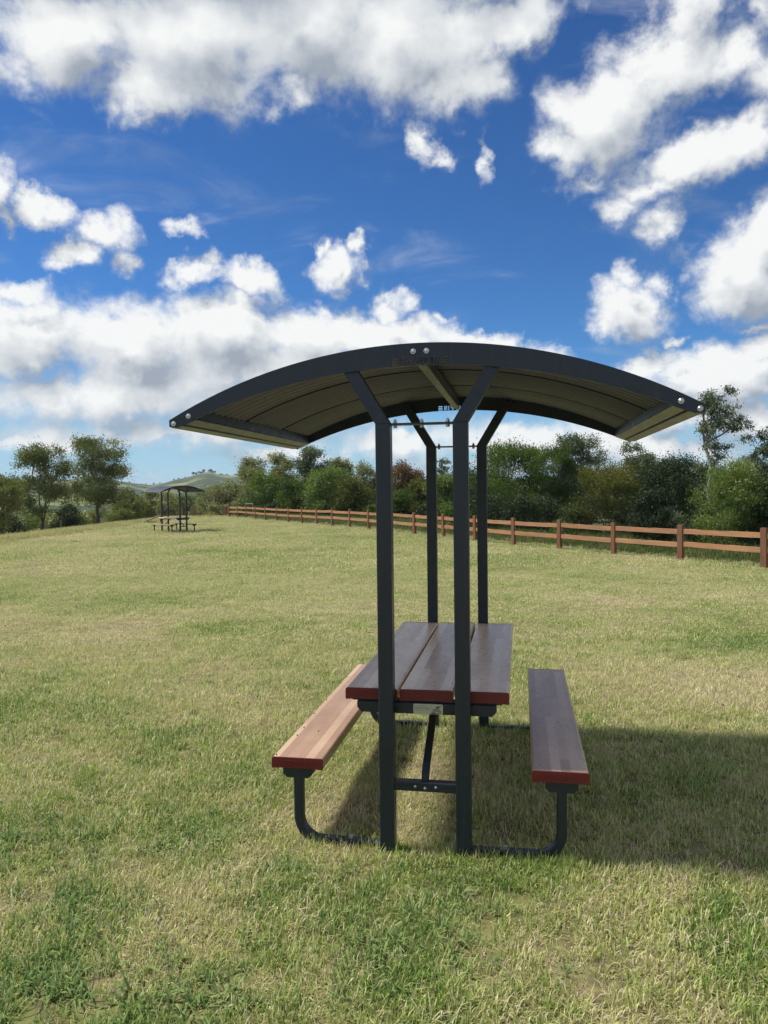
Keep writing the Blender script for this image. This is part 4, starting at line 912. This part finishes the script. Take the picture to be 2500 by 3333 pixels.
def build_tree(name, leaf, style, u, v, ztop, w, label, seed):
    rng = np.random.default_rng(seed); S = STYLE[style]
    if style in ('dense', 'bush', 'feather') and u > -22: w = w * 1.22                      # the wood grows close, crowns run into each other
    x, y = ground_xy(u, v); z0 = float(height_uv(u, v)) - 0.05; h = ztop - z0
    zb = S['zb']
    # lobes, then clumps of leaves on them
    nl = S['lobes']; zn = rng.uniform(.05, .93, nl); rho = np.sqrt(rng.uniform(.02, 1, nl)) * .78; an = rng.uniform(0, 2 * np.pi, nl)
    pr = S['prof'](zn); lc = np.stack([rho * pr * np.cos(an) * w / 2, rho * pr * np.sin(an) * w / 2 * .9, (zb + zn * (1 - zb)) * h], -1)
    lr = rng.uniform(*S['lobe'], nl) * min(w, h * 1.2)
    cl = []; lobe_id = []
    for k in range(nl):
        d = unit(rng.normal(size=(S['per'], 3)) + np.array((0, 0, .35)))
        cl.append(lc[k] + d * lr[k] * rng.uniform(.45, 1.0, (S['per'], 1)) * np.array((1, 1, .75))); lobe_id += [k] * S['per']
    C = np.vstack(cl); lobe_id = np.array(lobe_id)
    C[:, 2] = np.maximum(C[:, 2], zb * h * .8 + .05)
    rc = np.full(len(C), 1.0) * float(np.mean(lr)) * .58
    C[:, :2] *= (w / 2) / (np.percentile(np.abs(C[:, 0]), 97) + rc[0] * .8)
    C[:, 2] *= h / (C[:, 2].max() + rc[0] * .75)
    # skeleton: trunk, and a branch from the nearest lower node to every clump
    nodes = []; par = []
    tr_top = h * (.72 if style != 'bush' else .25); nseg = 7; lean = rng.normal(size=2) * .03 * h
    stems = [(0.0, 0.0)]
    if style == 'forked': stems = [(-.22, -.05), (.18, .05), (.30, 0.0)]
    if style in ('feather', 'bush'): stems = [(rng.normal() * .25, rng.normal() * .2) for _ in range(4)]
    for (sx, sy) in stems:
        prev = -1
        for i in range(nseg + 1):
            s = i / nseg; wob = rng.normal(size=2) * .012 * h * (i > 0)
            off = np.array((sx, sy)) * w * .9 * s ** 1.4
            p = np.array((lean[0] * s + wob[0] + off[0], lean[1] * s + wob[1] + off[1], tr_top * s))
            if style == 'forked' and i == 0: p[:2] = np.array((sx, sy)) * .3
            nodes.append(p); par.append(prev); prev = len(nodes) - 1
    order = np.argsort(C[:, 2] + .4 * np.linalg.norm(C[:, :2], axis=1))
    clnode = np.zeros(len(C), int)
    for ci in order:
        c = C[ci]; Nn = np.array(nodes); dv = c - Nn; dist = np.linalg.norm(dv, axis=1)
        cost = dist + 1.6 * np.clip(.25 * dist - dv[:, 2], 0, None) + (Nn[:, 2] < zb * h * .55) * h * (0 if style in ('bush', 'feather') else 1)
        b = int(np.argmin(cost)); p0 = Nn[b]; L = dist[b]
        m1 = p0 + (c - p0) * .5 + np.array((0, 0, -.06 * L)) + rng.normal(size=3) * .05 * L
        nodes.append(m1); par.append(b); nodes.append(c); par.append(len(nodes) - 2); clnode[ci] = len(nodes) - 1
    cnt = np.zeros(len(nodes)); cnt[clnode] = 1
    for i in range(len(nodes) - 1, -1, -1):
        if par[i] >= 0: cnt[par[i]] += cnt[i]
    base_r = (0.014 * h + 0.02) * S['trunk'] / (1.0 if len(stems) == 1 else 1.5)
    rr = np.maximum(base_r * np.sqrt(cnt / max(cnt.max(), 1)), 0.006 + 0.0009 * h)
    V = []; F = []; ns = 6
    for i, p in enumerate(nodes):
        if par[i] < 0: continue
        q = nodes[par[i]]; d = p - q; L = np.linalg.norm(d)
        if L < 1e-4: continue
        d = d / L; a = unit(np.cross(d, (0.31, .87, .12))); bq = np.cross(d, a); b0 = len(V)
        r1 = min(rr[par[i]], rr[i] * 1.35) if par[par[i]] >= 0 or rr[i] > .6 * rr[par[i]] else rr[i] * 1.2
        if par[par[i]] < 0: r1 = rr[par[i]] * 1.25
        for (pt, r) in ((q, r1), (p, rr[i])):
            for k in range(ns): V.append(pt + (a * math.cos(2 * math.pi * k / ns) + bq * math.sin(2 * math.pi * k / ns)) * r)
        F += [(b0 + k, b0 + (k + 1) % ns, b0 + ns + (k + 1) % ns, b0 + ns + k) for k in range(ns)]
    root = empty(name, (x, y, z0), rng.uniform(-.3, .3)); tag(root, label, name.replace('_', ' ') if name != 'leafy_bush' else 'bush')
    tm = mk_mesh('trunk', V, F); link('trunk', tm, BARK['pale' if leaf in ('pale', 'gum') else 'dark'], root, True)
    # leaves
    L = max(0.075, 2.15 * v / 754) * (1.35 if style == 'sparse' else 1.0); Wd = L * (.34 if style in ('feather', 'sparse') else .42)
    N = int(min(27000, S['cover'] * w * h * (1 - zb) / (L * Wd * .5) * .8)); N = max(N, 1200)
    k = rng.integers(0, len(C), N); off = rng.normal(size=(N, 3)) * .48; off *= (rc[k] * np.where(rng.uniform(size=N) < .10, 1.9, 1.0))[:, None]
    pos = C[k] + off * np.array((1, 1, .8)); pos[:, 2] = np.maximum(pos[:, 2], .04)
    dirv = unit(rng.normal(size=(N, 3)) + np.array((0, 0, -S['droop'] * 1.6)) + unit(off) * .5)
    nrm = unit(np.cross(dirv, rng.normal(size=(N, 3)))); side = np.cross(dirv, nrm)
    sz = rng.uniform(.65, 1.25, N)[:, None]
    A = pos; B = pos + dirv * L * .45 * sz + side * Wd * .5 * sz; Cc = pos + dirv * L * sz + nrm * L * .08; Dd = pos + dirv * L * .45 * sz - side * Wd * .5 * sz
    VV = np.stack([A, B, Cc, Dd], 1).reshape(-1, 3)
    me = bpy.data.meshes.new('crown'); me.vertices.add(4 * N); me.vertices.foreach_set('co', VV.ravel())
    me.loops.add(4 * N); me.loops.foreach_set('vertex_index', np.arange(4 * N, dtype=np.int32)); me.polygons.add(N)
    me.polygons.foreach_set('loop_start', np.arange(0, 4 * N, 4, dtype=np.int32)); me.polygons.foreach_set('loop_total', np.full(N, 4, dtype=np.int32))
    me.update()
    ltone = rng.uniform(.15, .8, nl); ctone = ltone[lobe_id] + rng.normal(size=len(C)) * .12
    tone = np.clip(ctone[k] + rng.normal(size=N) * .09, 0, 1)
    at = me.attributes.new('tone', 'FLOAT', 'POINT'); at.data.foreach_set('value', np.repeat(tone, 4).astype(np.float32))
    o = link('crown', me, LEAF[leaf], root); o['kind'] = 'stuff'
    return N
nleaf = 0
for i, a in enumerate(TREES): nleaf += build_tree(*a, seed=100 + i)
print('leaves', nleaf)

# scattered trees along the far ridge: too small to pick apart
def ridge_trees():
    rng = np.random.default_rng(9); G = RIDGES['hill']; crest = G[np.argmax(G[:, :, 2], axis=0), np.arange(G.shape[1])]
    V = []; F = []
    az = np.linspace(-46, 30, G.shape[1])
    spots = []
    for a in (-21.6, -20.4, -19.9, -18.6, -16.9, -15.6, -15.2, -14.8): spots.append((a, rng.uniform(4, 6)))
    for a in rng.uniform(-14.2, -12.7, 16): spots.append((a, rng.uniform(5, 7.5)))
    for a in rng.uniform(-12.7, -9.5, 40): spots.append((a, rng.uniform(4, 7)))
    for a in rng.uniform(-29.5, -26.5, 30): spots.append((a, rng.uniform(4, 7)))
    for a in rng.uniform(-26, 10, 60): spots.append((a, rng.uniform(3, 5)))
    for (a, h) in spots:
        i = int(np.argmin(np.abs(az - a))); p = crest[i] + np.array((rng.uniform(-4, 4), rng.uniform(-4, 4), -1.5))
        for _ in range(70):
            d = unit(rng.normal(size=3)); c = p + np.array((0, 0, h * .68)) + d * np.array((h * .34, h * .34, h * .3)) * rng.uniform(.5, 1)
            e1 = unit(rng.normal(size=3)) * h * .13; e2 = unit(np.cross(e1, rng.normal(size=3))) * h * .11; b = len(V)
            V += [c - e1, c + e2, c + e1, c - e2]; F.append((b, b + 1, b + 2, b + 3))
        b = len(V); r = .03 * h
        for zz in (0, h * .6):
            for kk in range(4): V.append(p + np.array((r * math.cos(kk * 1.57), r * math.sin(kk * 1.57), zz)))
        F += [(b + kk, b + (kk + 1) % 4, b + 4 + (kk + 1) % 4, b + 4 + kk) for kk in range(4)]
    me = mk_mesh('ridge_trees', V, F); at = me.attributes.new('tone', 'FLOAT', 'POINT'); at.data.foreach_set('value', np.full(len(V), .5, np.float32))
    o = link('ridge_trees', me, LEAF['dark']); tag(o, 'thin line of tiny trees along the far green ridge', 'trees', kind='stuff')
ridge_trees()
def valley_trees():
    """the wood that fills the valley between the lawn and the hills"""
    rng = np.random.default_rng(19); V = []; F = []; tone = []
    for _ in range(520):
        v = rng.uniform(120, 620); u = v * math.tan(rad(rng.uniform(-36, 20)))
        if rng.uniform() < .25: continue
        x, y = ground_xy(u, v); z = float(height_uv(u, v)); h = rng.uniform(5, 9) * (1 if v > 200 else .8); tn = rng.uniform(.2, .8)
        for _ in range(90):
            d = unit(rng.normal(size=3)); c = np.array((x, y, z + h * .55)) + d * np.array((h * .45, h * .45, h * .45)) * rng.uniform(.55, 1)
            e1 = unit(rng.normal(size=3)) * h * .10; e2 = unit(np.cross(e1, rng.normal(size=3))) * h * .08; b = len(V)
            V += [c - e1, c + e2, c + e1, c - e2]; F.append((b, b + 1, b + 2, b + 3)); tone += [min(1, max(0, tn + rng.normal() * .15))] * 4
    me = mk_mesh('valley_wood', V, F); at = me.attributes.new('tone', 'FLOAT', 'POINT'); at.data.foreach_set('value', np.array(tone, np.float32))
    o = link('valley_wood', me, LEAF['olive']); tag(o, 'far wood filling the valley below the hills', 'wood', kind='stuff')
valley_trees()

# ------------------------------------------------------------------ grass
def tuft(name, seed, n, spread, hgt, width, lie, mat, seg=2):
    rng = np.random.default_rng(seed); V = []; F = []
    for _ in range(n):
        r = spread * math.sqrt(rng.uniform()); a = rng.uniform(0, 2 * math.pi); p = np.array((r * math.cos(a), r * math.sin(a), -0.004))
        L = hgt * rng.uniform(.55, 1.3); b = rng.uniform(0, 2 * math.pi); tilt = min(1.45, abs(rng.normal()) * lie + .15); d = np.array((math.cos(b), math.sin(b), 0.))
        sd = np.array((-d[1], d[0], 0.)) * width * rng.uniform(.7, 1.3) / 2
        sd = sd * math.cos(.6) + np.array((0, 0, 1)) * 0
        p1 = p + (d * math.sin(tilt * .6) + np.array((0, 0, math.cos(tilt * .6)))) * L * .5
        p2 = p1 + (d * math.sin(tilt * 1.25) + np.array((0, 0, math.cos(tilt * 1.25)))) * L * .5
        i = len(V); V += [p - sd, p + sd, p1 + sd * .8, p1 - sd * .8, p2]; F += [(i, i + 1, i + 2, i + 3), (i + 3, i + 2, i + 4)]
    me = mk_mesh(name, V, F); me.materials.append(mat); return bpy.data.objects.new(name, me)

def scatter(name, label, cat, points, rots, scales, idx, protos):
    pc = bpy.data.collections.new(name + '_tufts')
    for k, p in enumerate(protos): p.name = '%s_tuft_%02d' % (name, k); pc.objects.link(p)
    me = bpy.data.meshes.new(name); me.vertices.add(len(points)); me.vertices.foreach_set('co', np.asarray(points, np.float32).ravel())
    for nm, typ, dat, key in (('rot', 'FLOAT_VECTOR', rots, 'vector'), ('scl', 'FLOAT', scales, 'value'), ('idx', 'INT', idx, 'value')):
        at = me.attributes.new(nm, typ, 'POINT'); at.data.foreach_set(key, np.asarray(dat, np.int32 if typ == 'INT' else np.float32).ravel())
    me.update(); o = bpy.data.objects.new(name, me); COL.objects.link(o); tag(o, label, cat, kind='stuff')
    ng = bpy.data.node_groups.new(name + '_scatter', 'GeometryNodeTree')
    ng.interface.new_socket('Geometry', in_out='INPUT', socket_type='NodeSocketGeometry'); ng.interface.new_socket('Geometry', in_out='OUTPUT', socket_type='NodeSocketGeometry')
    N = ng.nodes; Lk = ng.links; gi = N.new('NodeGroupInput'); go = N.new('NodeGroupOutput'); ip = N.new('GeometryNodeInstanceOnPoints'); ci = N.new('GeometryNodeCollectionInfo')
    ci.inputs['Collection'].default_value = pc; ci.inputs['Separate Children'].default_value = True; ci.inputs['Reset Children'].default_value = True
    def attr(n, ty):
        a = N.new('GeometryNodeInputNamedAttribute'); a.data_type = ty; a.inputs[0].default_value = n
        return [s for s in a.outputs if s.enabled][0]
    Lk.new(gi.outputs[0], ip.inputs['Points']); Lk.new(ci.outputs[0], ip.inputs['Instance']); ip.inputs['Pick Instance'].default_value = True
    Lk.new(attr('idx', 'INT'), ip.inputs['Instance Index']); Lk.new(attr('scl', 'FLOAT'), ip.inputs['Scale'])
    e2r = N.new('FunctionNodeEulerToRotation'); Lk.new(attr('rot', 'FLOAT_VECTOR'), e2r.inputs[0]); Lk.new(e2r.outputs[0], ip.inputs['Rotation'])
    Lk.new(ip.outputs[0], go.inputs[0])
    md = o.modifiers.new('scatter', 'NODES'); md.node_group = ng
    return o

def to_world(u, v):
    x = CAM.x + G_R.x * u + G_F.x * v; y = CAM.y + G_R.y * u + G_F.y * v
    return np.stack([x, y, height_uv(u, v)], -1)

def vnoise(u, v, cell, seed):
    """smooth random field 0..1"""
    G = np.random.default_rng(seed).uniform(size=(256, 256)); a = u / cell + 1000; b = v / cell + 1000
    i = np.floor(a).astype(int); j = np.floor(b).astype(int); p = a - i; q = b - j; p = p * p * (3 - 2 * p); q = q * q * (3 - 2 * q)
    g = lambda x, y: G[x % 256, y % 256]
    return (g(i, j) * (1 - p) + g(i + 1, j) * p) * (1 - q) + (g(i, j + 1) * (1 - p) + g(i + 1, j + 1) * p) * q

def lawn():
    rng = np.random.default_rng(77); g = M['grass']; protos = []
    for k in range(6): protos.append(tuft('t', 300 + k, 30, .055, .037, .0050, 1.1, g))        # 0-5 short mown turf
    for k in range(3): protos.append(tuft('t', 320 + k, 14, .036, .052, .0050, .8, g))        # 6-8 taller tufts
    for k in range(3): protos.append(tuft('t', 340 + k, 80, .13, .034, .0065, 1.05, g))          # 9-11 middle distance
    for k in range(3): protos.append(tuft('t', 360 + k, 90, .32, .042, .013, 1.1, g))          # 12-14 far
    for k in range(2): protos.append(tuft('t', 380 + k, 13, .035, .085, .0100, 1.5, M['weed']))       # 15-16 broad-bladed weeds
    for k in range(3): protos.append(tuft('t', 390 + k, 9, .06, .075, .0034, 2.6, M['straw']))  # 17-19 dry clippings lying flat
    U = []; Vv = []; I = []; S = []
    def band(v0, v1, dens, ids, smin, smax, half=.62, extra=1.2):
        area = half * 2 * (v1 * v1 - v0 * v0) / 2 + 2 * extra * (v1 - v0); n = int(area * dens)
        v = np.sqrt(rng.uniform(v0 * v0, v1 * v1, n)); u = rng.uniform(-1, 1, n) * (half * v + extra)
        k = .55 * vnoise(u, v, .16 if v1 < 10 else .5, 5) + .45 * vnoise(u, v, .6 if v1 < 10 else 1.6, 6)                      # the turf grows in clumps
        ok = (u > -15.6 + .5 * np.sin(v)) & (behind_fence(u, v) < 0.7) & (v < 60) & (rng.uniform(size=n) < np.clip(.42 + 1.4 * (k - .12), .42, 1))
        U.append(u[ok]); Vv.append(v[ok]); I.append(rng.choice(ids, ok.sum())); S.append(rng.uniform(smin, smax, ok.sum()) * (.62 + .85 * k[ok]))
    band(1.0, 4.6, 880, [0, 1, 2, 3, 4, 5, 0, 1, 2, 3, 6, 7, 8], .8, 1.2)
    band(4.6, 8.5, 580, [0, 1, 2, 3, 4, 5, 0, 1, 2, 3, 6, 7, 8], .9, 1.3)
    band(1.0, 8.5, 85, [17, 18, 19], .7, 1.2)
    band(1.0, 8.5, 5, [15, 16], .5, 1.0)
    band(8.5, 18, 160, [9, 10, 11], .8, 1.25)
    band(18, 34, 50, [9, 10, 11, 12, 13, 14], .9, 1.3)
    band(34, 60, 15, [12, 13, 14], .9, 1.4)
    # clumps of broad weed blades, and longer grass left standing round the posts and feet
    for (u, v, r, a) in PATCH:
        if a > .55 and v < 6:
            n = int(130 * r); U.append(u + rng.normal(size=n) * r * .45); Vv.append(v + rng.normal(size=n) * r * .45); I.append(rng.choice([15, 16], n)); S.append(rng.uniform(.6, 1.1, n))
    P = to_world(np.concatenate(U), np.concatenate(Vv)); I = np.concatenate(I); S = np.concatenate(S)
    ex = []
    for (cx, cy, n, sd) in ((-.176, .03, 46, .07), (.176, .03, 46, .07), (-.176, 1.93, 30, .07), (.176, 1.93, 30, .07), (-.45, .06, 60, .13), (.45, .04, 80, .13), (.62, .04, 40, .06), (-.60, .06, 30, .06), (.45, -.10, 70, .16), (0.05, -.06, 40, .2), (-.4, 1.9, 50, .13), (.4, 1.9, 50, .13)):
        q = np.stack([rng.normal(cx, sd, n), rng.normal(cy, sd * .55, n), np.zeros(n)], -1)
        inside = (np.abs(np.abs(q[:, 0]) - .176) < .04) & ((np.abs(q[:, 1] - .045) < .04) | (np.abs(q[:, 1] - 1.925) < .04))
        ex.append(q[~inside])
    ex = np.vstack(ex); P = np.vstack([P, ex]); I = np.concatenate([I, rng.choice([6, 7, 8], len(ex))]); S = np.concatenate([S, rng.uniform(.8, 1.4, len(ex))])
    n = len(P); R = np.stack([rng.normal(size=n) * .12, rng.normal(size=n) * .12, rng.uniform(0, 6.283, n)], -1)
    scatter('lawn_grass', 'mown lawn of mixed straw and green grass', 'grass', P, R, S, I, protos)
    return n
print('lawn tufts', lawn())

def long_grass():
    rng = np.random.default_rng(78); protos = [tuft('t', 400 + k, 44, .28, .17, .016, .5, M['rough_grass']) for k in range(4)]
    n = 5200; v = rng.uniform(18, 74, n); u = -15.6 - np.abs(rng.normal(size=n)) * 3.2 + .4 * np.sin(v * .9)
    n2 = 2600; u2 = rng.uniform(-19, 6, n2); v2 = 60.5 + .25 * np.clip(u2 + 12, 0, 60) + np.abs(rng.normal(size=n2)) * 3
    ok = behind_fence(u2, v2) < .5 if True else None
    u = np.concatenate([u, u2[ok]]); v = np.concatenate([v, v2[ok]]); P = to_world(u, v); n = len(P)
    R = np.stack([rng.normal(size=n) * .1, rng.normal(size=n) * .1, rng.uniform(0, 6.283, n)], -1)
    scatter('long_grass', 'uncut pale long grass along the left edge of the lawn', 'grass', P, R, rng.uniform(.6, 1.3, n), rng.integers(0, 4, n), protos)
    protos = [tuft('t', 420 + k, 34, .22, .26, .018, .45, M['scrub_grass']) for k in range(4)]
    n = 5200; s = rng.uniform(-.02, 1.0, n) ** 1.0; a = np.array((10.6, 14.8)); b = np.array((-12.5, 60.8)); q = a + (b - a) * s[:, None]
    d = .5 + np.abs(rng.normal(size=n)) * 2.6; u = q[:, 0] + .8944 * d; v = q[:, 1] + .4472 * d; P = to_world(u, v)
    R = np.stack([rng.normal(size=n) * .15, rng.normal(size=n) * .15, rng.uniform(0, 6.283, n)], -1)
    sc_ = rng.uniform(.45, 1.2, n) * np.clip(.35 + d * .3, .35, 1.15)
    scatter('scrub_grass', 'shaggy green grass growing behind the timber fence', 'grass', P, R, sc_, rng.integers(0, 4, n), protos)
long_grass()

# ------------------------------------------------------------------ haze
def haze():
    m = bpy.data.materials.new('haze_air'); m.use_nodes = True; m.node_tree.nodes.clear(); t = NT(m.node_tree); out = t.n('ShaderNodeOutputMaterial')
    v = t.n('ShaderNodeVolumePrincipled'); v.inputs['Color'].default_value = (0.80, 0.90, 1.0, 1); v.inputs['Density'].default_value = 0.00016; v.inputs['Anisotropy'].default_value = 0.2
    t.t.links.new(v.outputs[0], out.inputs['Volume'])
    o = MB().box(-3600, 3600, -3600, 3600, -20.0, 52.0).build('haze', m); tag(o, 'thin pale haze over the valley and hills', 'haze', kind='stuff')
haze()
